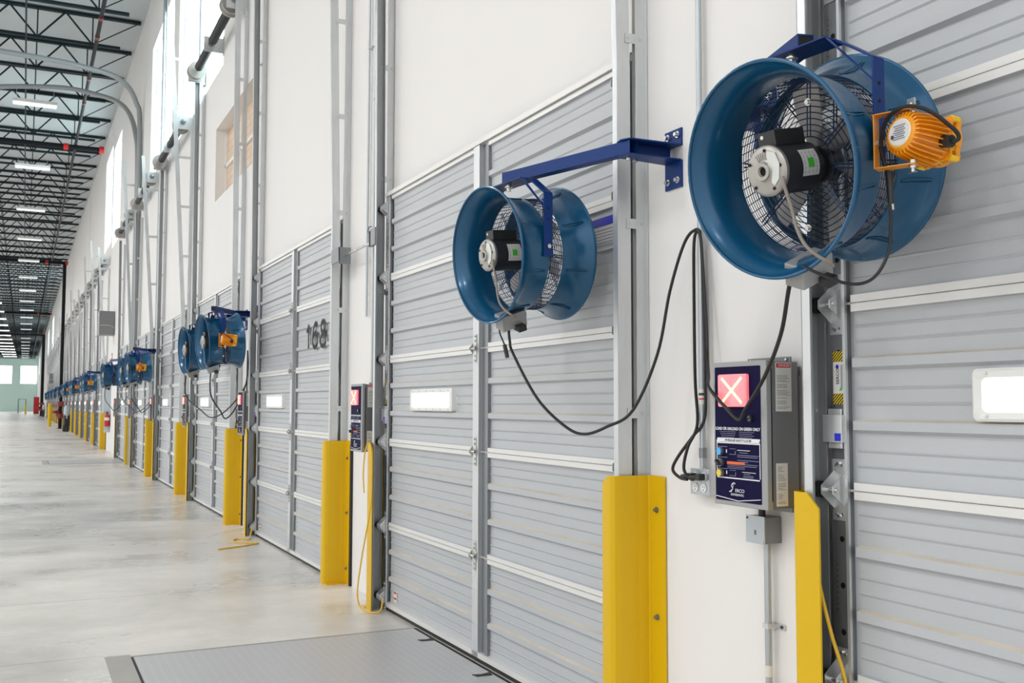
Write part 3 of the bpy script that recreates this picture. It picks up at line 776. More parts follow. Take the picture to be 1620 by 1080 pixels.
# ------------------------------------------------------------------ dock control box
def control_box(k):
    y1, y0 = .545, .252     # far edge, near edge relative to the leaf
    x0, z0, z1 = 2.300, 1.136, 1.653
    o = thing('control_box', (2.38, YL(k)+.40, z0), '', 'control box', 'dock control boxes with a lit red cross')
    O = (2.38, .40, z0)
    b = MB(); b.box(x0+.028, 2.443, y0+.002, y1-.002, z0+.004, z1-.004, 'boxgrey')
    for z in (z0+.02, z1-.05): b.box(2.443, 2.480, y0+.03, y1-.03, z, z+.03, 'boxgrey')
    b.box(2.436, 2.443, y0+.03, y1-.03, z1-.006, z1+.016, 'boxgrey'); b.box(2.436, 2.443, y0+.03, y1-.03, z0-.016, z0+.006, 'boxgrey')
    b.cyl((2.436, y0+.05, z1+.006), (2.430, y0+.05, z1+.006), .006, 'zinc', 8); b.cyl((2.436, y1-.05, z1+.006), (2.430, y1-.05, z1+.006), .006, 'zinc', 8)
    part('cabinet', b, o, O, bevel=.002)
    b = MB(); b.box(x0, x0+.026, y0, y1, z0, z1, 'frame'); cov = part('cover', b, o, O, bevel=.003)
    X = x0
    def Yf(s): return y1-(y1-y0)*s
    def Zf(t): return z1-(z1-z0)*t
    b = MB(); b.prism([(q[0], q[1]) for q in rrect(Yf(.90), Yf(.035), Zf(.968), Zf(.035), .005)], X-.0012, X+.001, 'navy', 'x'); fp = part('face_panel', b, cov, O, label='navy panel')
    def rect(b, s0, s1, t0, t1, mt, d=.0022, base=.0010): b.box(X-d, X-base, Yf(s1), Yf(s0), Zf(t1), Zf(t0), mt)
    # red lamp
    b = MB(); b.prism(rrect(Yf(.70), Yf(.155), Zf(.315), Zf(.088), .008), X-.016, X-.001, 'redlens', 'x'); lamp = part('red_lamp', b, o, O, bevel=.003, label='lit red lens')
    b = MB()
    yc, zc = Yf(.4275), Zf(.2015)
    for sg in (1, -1):
        a = math.atan2(.095, .118*sg); L = .072
        dy, dz = math.cos(a)*L, math.sin(a)*L
        nx = Vector((0, -math.sin(a), math.cos(a)))*.0050
        q = [Vector((X-.0175, yc-dy, zc-dz)), Vector((X-.0175, yc+dy, zc+dz))]
        vs = [q[0]+nx, q[0]-nx, q[1]-nx, q[1]+nx]; vs += [v+Vector((.0013, 0, 0)) for v in vs]
        b.add(vs, [(0, 1, 2, 3), (7, 6, 5, 4), (0, 4, 5, 1), (1, 5, 6, 2), (2, 6, 7, 3), (3, 7, 4, 0)], 'led')
    part('lit_cross', b, o, O)
    # key lock
    b = MB(); b.cyl((X-.001, Yf(.725), Zf(.394)), (X-.010, Yf(.725), Zf(.394)), .0125, 'plastic', 20); b.cyl((X-.010, Yf(.725), Zf(.394)), (X-.012, Yf(.725), Zf(.394)), .0075, 'zinc', 16); b.box(X-.0128, X-.012, Yf(.725)-.005, Yf(.725)+.005, Zf(.394)-.0012, Zf(.394)+.0012, 'plastic'); part('key_lock', b, o, O, smooth=True)
    # printing
    lettering('LOAD OR UNLOAD ON GREEN ONLY', .0150, X-.0014, Yf(.465), Zf(.468), 'print', fp, O, sx=.96, extrude=.0004, bold=.0003)
    b = MB()
    for i in range(4):
        rect(b, .12+.015*i, .44-.01*i, .487+.0125*i, .490+.0125*i, 'fine', .0017); rect(b, .50, .78-.04*(i % 2), .487+.0125*i, .490+.0125*i, 'fine', .0017)
    rect(b, .075, .885, .532, .562, 'print', .0016)
    rect(b, .060, .073, .545, .805, 'print', .0016); rect(b, .873, .886, .545, .80, 'print', .0016)
    rect(b, .073, .873, .805, .813, 'print', .0016); rect(b, .073, .873, .56, .570, 'print', .0016)
    for i, (s0, s1, t) in enumerate(((.46, .70, .612), (.50, .66, .628), (.46, .86, .645), (.46, .84, .657), (.46, .86, .680), (.50, .66, .692), (.50, .84, .708), (.50, .82, .720))): rect(b, s0, s1, t, t+.004, 'fine' if i else 'print', .0017)
    for i, (s0, s1, t) in enumerate(((.55, .80, .795-.035), (.58, .70, .772), (.57, .76, .784), (.57, .76, .794))): rect(b, s0, s1, t, t+.0035, 'fine' if i else 'print', .0017)
    rect(b, .26, .60, .682+.012, .702+.012, 'orangep', .0017)
    for i in range(3): rect(b, .27, .60, .720+.010*i, .723+.010*i, 'fine', .0017)
    for t in (.592, .666, .745): rect(b, .085, .27, t, t+.004, 'fine', .0017)
    for t in (.600, .748):       # small diagram boxes and arrows
        rect(b, .31, .43, t+.005, t+.008, 'fine', .0017); rect(b, .31, .43, t+.043, t+.046, 'fine', .0017); rect(b, .42, .43, t+.02, t+.046, 'fine', .0017); rect(b, .245, .262, t+.012, t+.036, 'print', .0017)
    part('printing', b, fp, O, label='white and orange printing')
    lettering('PITBULL® SAFETY-LOC®', .0125, X-.0022, Yf(.475), Zf(.548), 'dark', fp, O, sx=1.05, extrude=.0004, shear=.2)
    for (s, t, mt) in ((.155, .627, 'bluebtn'), (.155, .778, 'yelbtn')):
        b = MB(); b.cyl((X-.001, Yf(s), Zf(t)), (X-.012, Yf(s), Zf(t)), .0150, 'galvd', 20); b.cyl((X-.012, Yf(s), Zf(t)), (X-.016, Yf(s), Zf(t)), .0125, mt, 20)
        part('push_button', b, o, O, smooth=True, label='blue push button' if mt == 'bluebtn' else 'yellow push button')
    b = MB(); b.cyl((X-.001, Yf(.155), Zf(.705)), (X-.012, Yf(.155), Zf(.705)), .0150, 'galvd', 20); b.box(X-.026, X-.012, Yf(.155)-.012, Yf(.155)+.012, Zf(.705)-.004, Zf(.705)+.004, 'plastic', rot=Matrix.Rotation(.7, 3, 'X')); part('selector_switch', b, o, O, label='black selector switch')
    b = MB(); b.tube([(X-.0016, Yf(.325), Zf(.905)), (X-.0016, Yf(.345), Zf(.900)), (X-.0016, Yf(.375), Zf(.862)), (X-.0016, Yf(.36), Zf(.845)), (X-.0016, Yf(.395), Zf(.850))], .0013, 'print', 6, smooth=4)
    b.tube([(X-.0016, Yf(.30), Zf(.905)), (X-.0016, Yf(.35), Zf(.890)), (X-.0016, Yf(.37), Zf(.878)), (X-.0016, Yf(.34), Zf(.862)), (X-.0016, Yf(.385), Zf(.840)), (X-.0016, Yf(.42), Zf(.848))], .0013, 'print', 6, smooth=4)
    part('emblem', b, fp, O, label='white curled S emblem')
    lettering('ERCO', .017, X-.0014, Yf(.50), Zf(.893), 'print', fp, O, extrude=.0004, sx=1.15)
    lettering('ENTREMATIC', .0115, X-.0014, Yf(.455), Zf(.922), 'print', fp, O, extrude=.0004, sx=1.05)
    b = MB(); b.tube([(X-.0014, Yf(.045), Zf(.942)), (X-.0014, Yf(.47), Zf(.962)), (X-.0014, Yf(.885), Zf(.935))], .0016, 'print', 6); part('stripe', b, fp, O)
    # stickers on the side that faces the camera
    ysd = y0
    def side(xa, xb, za, zb, red, seed):
        b = MB(); b.box(xa, xb, ysd-.0006, ysd+.0016, za, zb, 'paper')
        if red: b.box(xa+.003, xb-.003, ysd-.0012, ysd-.0006, zb-.018, zb-.003, 'redp')
        rnd = random.Random(seed); z = zb-(.045 if red else .012)
        while z > za+.008:
            if rnd.random() < .82: b.box(xa+.005, xb-.006-rnd.random()*.02, ysd-.0010, ysd-.0006, z-.0016, z, 'boxgrey')
            z -= .0052
        return b
    s1 = part('danger_sticker', side(2.342, 2.412, 1.475, 1.645, True, 3), o, O, label='white sticker with a red heading')
    lettering('DANGER', .013, 2.379, ysd-.0010, 1.6345, 'print', s1, O, extrude=.0003, side=True)
    part('instruction_sticker', side(2.340, 2.390, 1.148, 1.296, False, 5), o, O, label='pale instruction sticker')
    b = MB(); b.box(2.320, 2.325, y0-.001, y0+.001, z0+.03, z1-.03, 'plastic'); part('cover_gap', b, o, O)
    return o
cb = control_box(-1); cb['label'] = 'grey control box with a lit red cross under the largest blue fan'
for k in BAYS[1:]:
    skip = () if k <= 2 else ('lettering', 'printing', 'danger_sticker', 'instruction_sticker', 'key_lock', 'emblem', 'stripe', 'selector_switch', 'push_button', 'cover_gap')
    dup(cb, (2.38, YL(k)+.40, 1.136), 'grey control box with a lit red cross beyond ' + bayname(k), skip=skip)

# ------------------------------------------------------------------ blue drum fan (centre of the drum at the origin, air flows to +x)
def make_fan():
    o = thing('drum_fan', (0, 0, 0), '', 'fan', 'blue drum fans on swing arms'); ps = []
    def pt(name, b, par=None, **kw):
        q = part(name, b, par or o, (0, 0, 0), **kw)
        if par is None: ps.append(q)
        return q
    def shell(prof, th=.004):
        out = [(a, r+th) for a, r in prof]; return prof + out[::-1]
    front = [(-.197, .308), (-.190, .305), (-.178, .293), (-.160, .279), (-.135, .268), (-.105, .261), (-.07, .258), (-.025, .257)]
    b = MB(); b.lathe(shell(front), 'blue', n=72, closed=True); b.tube([(-.196, .309*math.cos(2*PI*i/72), .309*math.sin(2*PI*i/72)) for i in range(72)], .0055, 'blue', 8, closed=True)
    fb = pt('front_bell', b, smooth=True)
    rear = [(.050, .257), (.085, .259), (.115, .264), (.145, .275), (.170, .290), (.186, .303), (.197, .309)]
    b = MB(); b.lathe(shell(rear), 'blue', n=72, closed=True); b.tube([(.196, .310*math.cos(2*PI*i/72), .310*math.sin(2*PI*i/72)) for i in range(72)], .0055, 'blue', 8, closed=True)
    rb = pt('rear_bell', b, smooth=True)
    # pressed stiffening ridges
    for nm, par, x0_, x1_ in (('ridge', fb, -.168, -.045), ('ridge', rb, .070, .168)):
        for j in range(8):
            b = MB(); a = 2*PI*(j+.5)/8
            for da in (-.022, .022):
                pts = []
                for i in range(7):
                    x = x0_+(x1_-x0_)*i/6
                    r = (.2635 + max(0, -x-.10)**1.5*1.35) if x < 0 else (.2635 + max(0, x-.08)**1.5*1.2)
                    bow = math.sin(PI*i/6)*.012*(1 if da > 0 else -1)
                    pts.append((x, r*math.cos(a+da*.5+bow), r*math.sin(a+da*.5+bow)))
                b.tube(pts, .0022, 'blue', 5)
            part(nm, b, par, smooth=True)
    # cage between the bells
    b = MB()
    for i in range(8):
        x = -.022+.0107*i
        b.tube([(x, .2555*math.cos(2*PI*j/64), .2555*math.sin(2*PI*j/64)) for j in range(64)], .0016, 'wire', 4, closed=True)
    for j in range(60):
        a = 2*PI*j/60
        b.tube([(-.030, .2575*math.cos(a), .2575*math.sin(a)), (.055, .2575*math.cos(a+.10), .2575*math.sin(a+.10))], .0016, 'wire', 4)
    pt('wire_cage', b)
    # inner guard that carries the motor
    def guard(x, r0, r1, step, bow=0):
        b = MB(); r = r0
        while r < r1:
            xx = x - bow*math.cos(r/r1*PI/2)
            b.tube([(xx, r*math.cos(2*PI*j/56), r*math.sin(2*PI*j/56)) for j in range(56)], .0016, 'wire', 4, closed=True); r += step
        for j in range(8):
            a = 2*PI*j/8+.2
            for da in (-.035, .035):
                b.tube([(x-bow*math.cos(q/r1*PI/2)-.003, q*math.cos(a+da*.16/max(q, .05)), q*math.sin(a+da*.16/max(q, .05))) for q in (r0, (r0+r1)/2, r1)], .0026, 'wire', 4)
        return b
    fg = pt('front_guard', guard(-.005, .085, .255, .0175))
    for j in range(8):
        if j % 2: continue
        a = 2*PI*j/8+.2; b = MB()
        b.cyl((-.008, .185*math.cos(a), .185*math.sin(a)), (-.020, .185*math.cos(a), .185*math.sin(a)), .007, 'zinc', 8); b.cyl((-.008, .185*math.cos(a), .185*math.sin(a)), (-.012, .185*math.cos(a), .185*math.sin(a)), .011, 'zinc', 12)
        part('guard_bolt', b, fg, smooth=True)
    pt('rear_guard', guard(.115, .05, .262, .0175, .0))
    # blades
    b = MB(); b.cyl((.020, 0, 0), (.085, 0, 0), .055, 'plastic', 24); pt('hub', b, smooth=True)
    for j in range(6):
        a = 2*PI*j/6+.35; b = MB(); vs = []; nr = 6
        for s_ in (0, 1):
            for i in range(nr):
                r = .045+(.238-.045)*i/(nr-1); half = .30-.06*i/(nr-1) + .05*math.sin(PI*i/(nr-1)); tw = .9-.5*i/(nr-1)
                for q in (-1, 0, 1):
                    ang = a+q*half*.75+.10*i/(nr-1)
                    xx = .052+q*.018*tw-.006*(1-abs(q))+(.0025 if s_ else 0)
                    vs.append((xx, r*math.cos(ang), r*math.sin(ang)))
        fs = []
        for s_ in (0, 1):
            for i in range(nr-1):
                for q in range(2):
                    c = s_*nr*3+i*3+q; fs.append((c, c+1, c+4, c+3))
        per = [i*3 for i in range(nr)] + [(nr-1)*3+1] + [i*3+2 for i in range(nr-1, -1, -1)] + [1]
        for i in range(len(per)):
            c, d = per[i], per[(i+1) % len(per)]; fs.append((c, d, d+nr*3, c+nr*3))
        b.add(vs, fs, 'blade'); pt('blade', b, smooth=True)
    # motor
    b = MB(); b.lathe([(-.188, .02), (-.188, .0715), (-.184, .0725), (-.03, .0725), (-.022, .066), (-.018, .05), (.02, .045), (.02, .01)], 'plastic', n=40)
    for a0 in (0, 1):
        pass
    mo = pt('motor', b, smooth=True)
    b = MB(); b.lathe([(-.200, .018), (-.205, .026), (-.201, .030), (-.199, .034), (-.199, .060), (-.196, .068), (-.190, .0735), (-.180, .0735), (-.180, .03)], 'cast', n=40)
    b.lathe([(-.205, .012), (-.212, .015), (-.212, .025), (-.200, .027)], 'cast', n=24); b.lathe([(-.201, .0), (-.203, .015)], 'black', n=16)
    for j in range(5):
        a = 2*PI*j/5+.5; b.cyl((-.199, .059*math.cos(a), .059*math.sin(a)), (-.2015, .059*math.cos(a), .059*math.sin(a)), .005, 'black', 10)
    for j in range(14):
        a = PI+PI*j/18-.2; a2 = a
        b.box(-.2015, -.199, .034, .054, -.0016, .0016, 'cast', rot=Matrix.Rotation(-a, 3, 'X'), piv=(-.2, 0, 0))
    ec = part('end_cap', b, mo, smooth=True, label='pale cast end cap')
    pl = [(-.020, .055), (-.050, .045), (-.060, .010), (-.050, -.030), (-.032, -.046), (-.022, -.036), (-.030, 0), (-.018, .030)]
    b = MB(); b.prism(pl, -.2035, -.199, 'castp', 'x'); part('cover_plate', b, ec)
    b = MB(); b.box(-.170, -.045, -.032, .032, .066, .112, 'plastic'); b.cyl((-.170, .016, .098), (-.172, .016, .098), .006, 'paper', 12); cp_ = part('capacitor_box', b, mo, bevel=.010)
    b = MB()
    for (r_, a0, a1, x0_, x1_, mt) in ((.0735, -2.05, -.95, -.120, -.050, 'paper'), (.0740, -1.72, -1.35, -.098, -.072, 'green')):
        nn = 8; vs = []
        for i in range(nn+1):
            a = a0+(a1-a0)*i/nn; vs += [(x0_, r_*math.sin(a), r_*math.cos(a)), (x1_, r_*math.sin(a), r_*math.cos(a))]
        b.add(vs, [(2*i, 2*i+1, 2*i+3, 2*i+2) for i in range(nn)], mt)
    for i in range(4):
        vs = []; r_ = .0738
        for q in range(5):
            a = -1.95+.9*q/4; vs += [(-.112+.016*i, r_*math.sin(a), r_*math.cos(a)), (-.110+.016*i, r_*math.sin(a), r_*math.cos(a))]
        b.add(vs, [(2*i_, 2*i_+1, 2*i_+3, 2*i_+2) for i_ in range(4)], 'fine')
    part('name_plate', b, mo, label='data plate with a green mark')
    b = MB(); b.tube([(-.185, -.050, -.030), (-.200, -.062, -.032), (-.203, -.066, -.060), (-.200, -.075, -.120), (-.205, -.085, -.175), (-.212, -.11, -.225), (-.206, -.142, -.262), (-.19, -.165, -.285), (-.16, -.15, -.298)], .0052, 'cordgrey', 8, smooth=5)
    b2 = b; pt('motor_cord', b2, smooth=True, label='grey brown cord')
    # junction box under the drum
    rj = Matrix.Rotation(.35, 3, 'X') @ Matrix.Rotation(-.25, 3, 'Y')
    b = MB(); b.box(-.165, -.035, -.050, .020, -.335, -.262, 'frame', rot=rj)
    jb = pt('junction_box', b, bevel=.004)
    b = MB(); b.box(-.095, -.055, -.075, -.02, -.352, -.325, 'plastic', rot=rj); b.cyl((-.03, -.02, -.27), (-.03, -.02, -.29), .012, 'plastic', 10); part('plug', b, jb)
    for q in ps: q.rotation_euler = (0, 0, 0)
    # yoke, stays upright
    b = MB(); xa, xb = -.058, -.012
    pts = [(-.268, -.045), (-.268, .240), (-.145, .325), (.145, .325), (.268, .240), (.268, -.045)]
    th = .003
    for (y0, z0), (y1, z1) in zip(pts[:-1], pts[1:]):
        dy, dz = y1-y0, z1-z0; L = math.hypot(dy, dz); ny_, nz_ = -dz/L*th, dy/L*th
        b.prism([(y0-ny_, z0-nz_), (y1-ny_, z1-nz_), (y1+ny_, z1+nz_), (y0+ny_, z0+nz_)], xa, xb, 'bluearm', 'x')
    b.prism([(-.145, .3225), (.145, .3225), (.145, .3275), (-.145, .3275)], -.105, -.012, 'bluearm', 'x')
    for s_ in (-1, 1): b.add([(-.105, s_*.145, .323), (-.083, s_*.145, .323), (-.052, s_*.266, .175), (-.058, s_*.266, .175), (-.105, s_*.142, .327), (-.083, s_*.142, .327), (-.052, s_*.269, .178), (-.058, s_*.269, .178)], [(0, 1, 2, 3), (7, 6, 5, 4), (0, 4, 5, 1), (1, 5, 6, 2), (2, 6, 7, 3), (3, 7, 4, 0)], 'bluearm')
    yk = part('yoke', b, o, bevel=.001)
    b = MB()
    for s_ in (-1, 1): b.cyl((-.035, s_*.262, 0), (-.035, s_*.281, 0), .010, 'zinc', 10)
    b.cyl((-.075, 0, .290), (-.075, 0, .322), .011, 'zinc', 8); b.cyl((-.075, 0, .308), (-.075, 0, .312), .019, 'zinc', 12)
    part('yoke_bolt', b, yk, smooth=True)
    for z in (.12, .17):
        b = MB(); b.cyl((-.035, -.2715, z), (-.035, -.2722, z), .005, 'black', 10); part('bolt_hole', b, yk)
    return o
fan0 = make_fan()
DRUM = ('front_bell', 'rear_bell', 'wire_cage', 'front_guard', 'rear_guard', 'hub', 'blade', 'motor', 'motor_cord', 'junction_box')
def place_fan(f, loc, az, el):
    f.location = loc; f.rotation_euler = (0, 0, az)
    for ch in [c for c in bpy.data.objects if c.parent == f]:
        if ch.name.split('.')[0] in DRUM: ch.rotation_euler = (0, -el, 0)
# swing arm: wall plates, short channel, tube
def arm(hy, tip, lab, first=[None]):
    """hy: y of the hinge; tip: (x, y) of the tube's open end"""
    o = thing('fan_arm', (W, hy, 2.42), lab, 'bracket', 'blue swing arms that carry the fans')
    O = (W, 0, 2.42)
    for z0, z1, z in ((2.596, 2.672, 2.645), (2.418, 2.534, 2.450)):
        b = MB(); b.box(2.471, 2.480, -.058, .062, z0, z1, 'bluearm'); wp = part('wall_plate', b, o, O, bevel=.001)
        for yy in (-.035, .035):
            b = MB(); b.cyl((2.471, yy, z), (2.452, yy, z), .009, 'zinc', 8); b.cyl((2.471, yy, z), (2.466, yy, z), .015, 'zinc', 12)
            part('anchor_bolt', b, wp, O, smooth=True)
    b = MB()
    for z in (2.535, 2.599): b.prism([(2.472, -.055), (2.472, .06), (2.30, .045), (2.215, .045), (2.205, 0), (2.225, -.045)], z-.003, z+.003, 'bluearm')
    b.box(2.285, 2.470, .020, .026, 2.536, 2.598, 'bluearm'); part('bracket_channel', b, o, O, bevel=.001)
    tx, ty = tip[0], tip[1]-hy
    a = Vector((2.245, 0, 0)); c = Vector((tx, ty, 0)); d = (c-a).normalized(); n_ = Vector((-d.y, d.x, 0))*.026
    b = MB()
    zs = (2.541, 2.594)
    # hollow square tube, open at the tip
    q = []
    for (pp, e) in ((a-d*.03, 0), (c, 1)):
        q.append([pp+n_+Vector((0, 0, zs[0])), pp-n_+Vector((0, 0, zs[0])), pp-n_+Vector((0, 0, zs[1])), pp+n_+Vector((0, 0, zs[1]))])
    b.ring_sweep(q, 'bluearm', caps=False)
    n2 = n_*.86
    q = []
    for pp in (c, c-d*.002): q.append([pp+n2+Vector((0, 0, zs[0]+.004)), pp-n2+Vector((0, 0, zs[0]+.004)), pp-n2+Vector((0, 0, zs[1]-.004)), pp+n2+Vector((0, 0, zs[1]-.004))])
    b.ring_sweep(q, 'black', caps=False); b.add(q[1], [(0, 1, 2, 3)], 'black')
    o1 = [c+n_+Vector((0, 0, zs[0])), c-n_+Vector((0, 0, zs[0])), c-n_+Vector((0, 0, zs[1])), c+n_+Vector((0, 0, zs[1]))]
    b.add(o1+q[0], [(i, (i+1) % 4, 4+(i+1) % 4, 4+i) for i in range(4)], 'bluearm')
    part('arm_tube', b, o, O)
    b = MB()
    for yy, xx in ((0, 2.245), (.02, 2.29)): b.cyl((xx, yy, 2.518), (xx, yy, 2.532), .010, 'zinc', 8)
    b.cyl((2.245, 0, 2.601), (2.245, 0, 2.610), .010, 'zinc', 8)
    part('pivot_bolt', b, o, O, smooth=True)
    return o
# loading light: yellow finned head on a U bracket; origin at the head's centre, beam to +x
def make_lamp():
    TILT = Matrix.Translation((.040, 0, 0)) @ Matrix.Rotation(.09, 4, 'Y')
    def hp(name, b, par, **kw):
        b.v = [tuple(TILT @ Vector(q)) for q in b.v]; return part(name, b, par, **kw)
    o = thing('loading_light', (0, 0, 0), '', 'light', 'orange loading lights on the fans')
    b = MB(); b.lathe([(-.085, 0), (-.085, .041), (-.080, .046), (-.040, .050), (.025, .056), (.036, .060), (.036, .02)], 'orange', n=36)
    hd = hp('lamp_body', b, o, smooth=True)
    b = MB()
    for j in range(28):
        a = 2*PI*j/28; R_ = Matrix.Rotation(a, 3, 'X')
        b.prism([(-.082, .040), (-.076, .056), (-.040, .064), (.030, .068), (.034, .050), (-.04, .044)], -.0016, .0016, 'orange', 'y')
        nv = 12
        for q in range(len(b.v)-nv, len(b.v)): b.v[q] = tuple(R_ @ Vector(b.v[q]))
    hp('cooling_fins', b, hd)
    b = MB(); b.lathe([(-.0855, 0), (-.0870, .034), (-.0850, .037)], 'paper', n=32)
    for i in range(7): b.box(-.0882, -.0870, -.020+.004*(i % 2), .020-.003*(i % 3), -.018+.006*i, -.0163+.006*i, 'fine')
    b.box(-.0882, -.0870, .018, .026, -.014, -.004, 'dark')
    hp('data_disc', b, hd, label='pale round data label')
    b = MB(); sq = []
    for j in range(48):
        a = 2*PI*j/48; r = .062 + .018*max(0, math.cos(4*(a-PI/4)))**3; sq.append((r*math.cos(a), r*math.sin(a)))
    b.prism(sq, .058, .074, 'orange', 'x'); b.prism(sq, .036, .044, 'orange', 'x')
    b.lathe([(.040, .057), (.062, .057)], 'lampyel', n=32)
    for j in range(24):
        a = 2*PI*j/24; b.box(.043, .060, .056, .061, -.002, .002, 'lampyel', rot=Matrix.Rotation(a, 3, 'X'), piv=(.05, 0, 0))
    for j in range(4):
        a = PI/4+PI/2*j; b.cyl((.040, .074*math.cos(a), .074*math.sin(a)), (.066, .074*math.cos(a), .074*math.sin(a)), .009, 'lampyel', 12)
    hp('bezel', b, o, smooth=True)
    b = MB(); b.lathe([(.0745, .0), (.0745, .052)], 'glass', n=32); hp('lens', b, o)
    # bracket: base at local (-.04, .088), arms to pivots above and below
    b = MB(); bx_, by_ = -.040, .086; th = .003
    dx, dy = (0-bx_), (0-by_); L = math.hypot(dx, dy); nx_, ny_ = -dy/L, dx/L
    hw = .021
    def strip(p0, p1, z0, z1):
        q = [(p0[0]+nx_*hw, p0[1]+ny_*hw), (p0[0]-nx_*hw, p0[1]-ny_*hw), (p1[0]-nx_*hw, p1[1]-ny_*hw), (p1[0]+nx_*hw, p1[1]+ny_*hw)]
        b.prism(q, z0, z1, 'orange', 'z')
    for z in (-.074, .071): strip((bx_+dx/L*.004, by_+dy/L*.004), (dx/L*.012, dy/L*.012), z, z+.003)
    q = [(bx_+nx_*hw, by_+ny_*hw), (bx_-nx_*hw, by_-ny_*hw), (bx_-nx_*hw+dx/L*.003, by_-ny_*hw+dy/L*.003), (bx_+nx_*hw+dx/L*.003, by_+ny_*hw+dy/L*.003)]
    b.prism(q, -.074, .074, 'orange', 'z')
    br = part('bracket', b, o, bevel=.0012)
    for s_ in (-1, 1):
        b = MB(); b.cyl((0, 0, s_*.060), (0, 0, s_*.082), .010, 'zinc', 12); b.cyl((0, 0, s_*.082), (0, 0, s_*.092), .006, 'zinc', 10); b.box(-.003, .003, -.012, .012, s_*.088-.006, s_*.088+.010*s_+.006, 'zinc'); part('wing_nut', b, br, smooth=True)
    b = MB(); b.cyl((bx_+dx/L*.003, by_+dy/L*.003, 0), (bx_+dx/L*.010, by_+dy/L*.010, 0), .008, 'zinc', 8); part('bracket_bolt', b, br, smooth=True)
    b = MB(); b.cyl((.055, -.048, -.016), (.055, -.078, -.022), .0165, 'plastic', 16)
    b.tube([(.055, -.070, -.022), (.062, -.092, -.020), (.055, -.094, -.002), (.030, -.083, .022), (.002, -.070, .046), (-.022, -.045, .066), (-.038, -.005, .074), (-.040, .045, .055), (-.030, .078, .0), (-.018, .078, -.055), (-.008, .072, -.085)], .0055, 'cable', 8, smooth=5)
    b.tube([(-.008, .072, -.078), (-.006, .070, -.165)], .011, 'plastic', 10, rs=[.011, .008]); b.tube([(-.006, .070, -.165), (-.005, .070, -.18)], .007, 'paper', 8)
    part('power_cord', b, o, smooth=True)
    return o
lamp0 = make_lamp()
fans = []   # (x, y, z, az, el, hinge y, tip, lamp?, label)
G1 = 2.90; G2 = 3.49
fans.append((2.087, 2.248, 2.209, .115, .219, G1, (2.052, 2.222), True, 'large blue drum fan nearest the camera, in front of the nearest dock door'))
fans.append((2.076, 4.144, 2.196, .101, .095, G2, (2.035, 4.235), False, 'blue drum fan on a long swing arm in front of the second dock door'))
fans.append((1.965, 11.50, 2.200, .09, .08, G1+9.143, (1.885, 11.50), True, 'blue drum fan with an orange light in front of the dock door numbered 168'))
fans.append((2.04, 13.45, 2.200, .10, .06, G2+9.143, (2.02, 13.52), False, 'blue drum fan half hidden behind the fan by door number 168'))
fans.append((1.975, 20.55, 2.200, .09, .08, G1+18.286, (1.90, 20.55), True, 'blue drum fan with an orange light, third such pair down the wall'))
fans.append((2.02, 22.6, 2.200, .10, .05, G2+18.286, (2.0, 22.7), False, 'blue drum fan with its motor showing, just left of the third lit pair'))
fans.append((1.93, 26.5, 2.200, .12, .05, G2+18.286+4.571-1.0, (1.92, 26.6), False, 'blue drum fan hanging alone just right of the fire extinguisher'))
FANOBJ = []
on = ['first', 'second', 'third', 'fourth', 'fifth', 'sixth', 'seventh', 'eighth']
for i in range(8):
    fans.append((1.96, 36.2+9.143*i, 2.200, .10, .05, G1+32+9.143*i+1.9, (1.90, 36.2+9.143*i), True, 'small blue drum fan with an orange light, %s beyond the fire extinguisher' % on[i]))
    fans.append((1.98, 38.2+9.143*i, 2.200, .10, .05, G1+32+9.143*i+1.9+.6, (1.93, 38.3+9.143*i), False, 'small plain blue drum fan, %s of its kind beyond the fire extinguisher' % on[i]))
SHORT = ['largest fan', 'fan of the second dock door', 'lit fan by door 168', 'plain fan half hidden beyond door 168', 'third lit fan down the wall', 'plain fan left of the third lit fan', 'lone fan by the extinguisher']
for q in on: SHORT += ['lit fan, %s past the extinguisher' % q, 'plain fan, %s past the extinguisher' % q]
LB = (2.078-2.087, 1.862-2.248, -.010)
lo = None
for i, (x, y, z, az, el, hy, tip, lampy, lab) in enumerate(fans):
    f = fan0 if i == 0 else dup(fan0, (x, y, z), skip=() if i < 7 else ('ridge', 'guard_bolt', 'bolt_hole', 'rear_guard', 'wire_cage', 'name_plate', 'cover_plate'))
    f['label'] = lab; place_fan(f, (x, y, z), az, el); FANOBJ.append(f)
    short = SHORT[i]
    arm(hy, tip, 'blue steel swing arm holding the ' + short)
    if lampy:
        loc = (x+LB[0], y+LB[1], z+LB[2]+(.004 if i else 0))
        l = lamp0 if i == 0 else dup(lamp0, loc)
        l.location = loc; l['label'] = 'orange finned light on the ' + short

# ------------------------------------------------------------------ cables, ropes
def cable(name, pts, r, mt, lab, cat, group=None, n=8, sm=8, extra=None):
    b = MB(); b.tube(pts, r, mt, n, smooth=sm)
    if extra: extra(b)
    return solo(name, b, lab, cat, group, origin=pts[0], smooth=True)
cable('power_cable', [(2.00, 4.135, 1.868), (2.00, 4.12, 1.79), (2.00, 4.082, 1.726), (2.05, 3.941, 1.524), (2.11, 3.80, 1.405), (2.15, 3.70, 1.372), (2.20, 3.598, 1.405), (2.26, 3.49, 1.475), (2.33, 3.413, 1.704), (2.38, 3.392, 1.965), (2.42, 3.352, 2.150), (2.435, 3.30, 2.205), (2.44, 3.262, 2.17), (2.445, 3.252, 1.9), (2.447, 3.250, 1.60), (2.447, 3.258, 1.44), (2.42, 3.30, 1.37), (2.385, 3.355, 1.285), (2.375, 3.375, 1.235), (2.385, 3.34, 1.205), (2.392, 3.300, 1.200)],
      .0065, 'cable', 'black cable swooping from the second fan across the door to the wall outlet', 'cable')
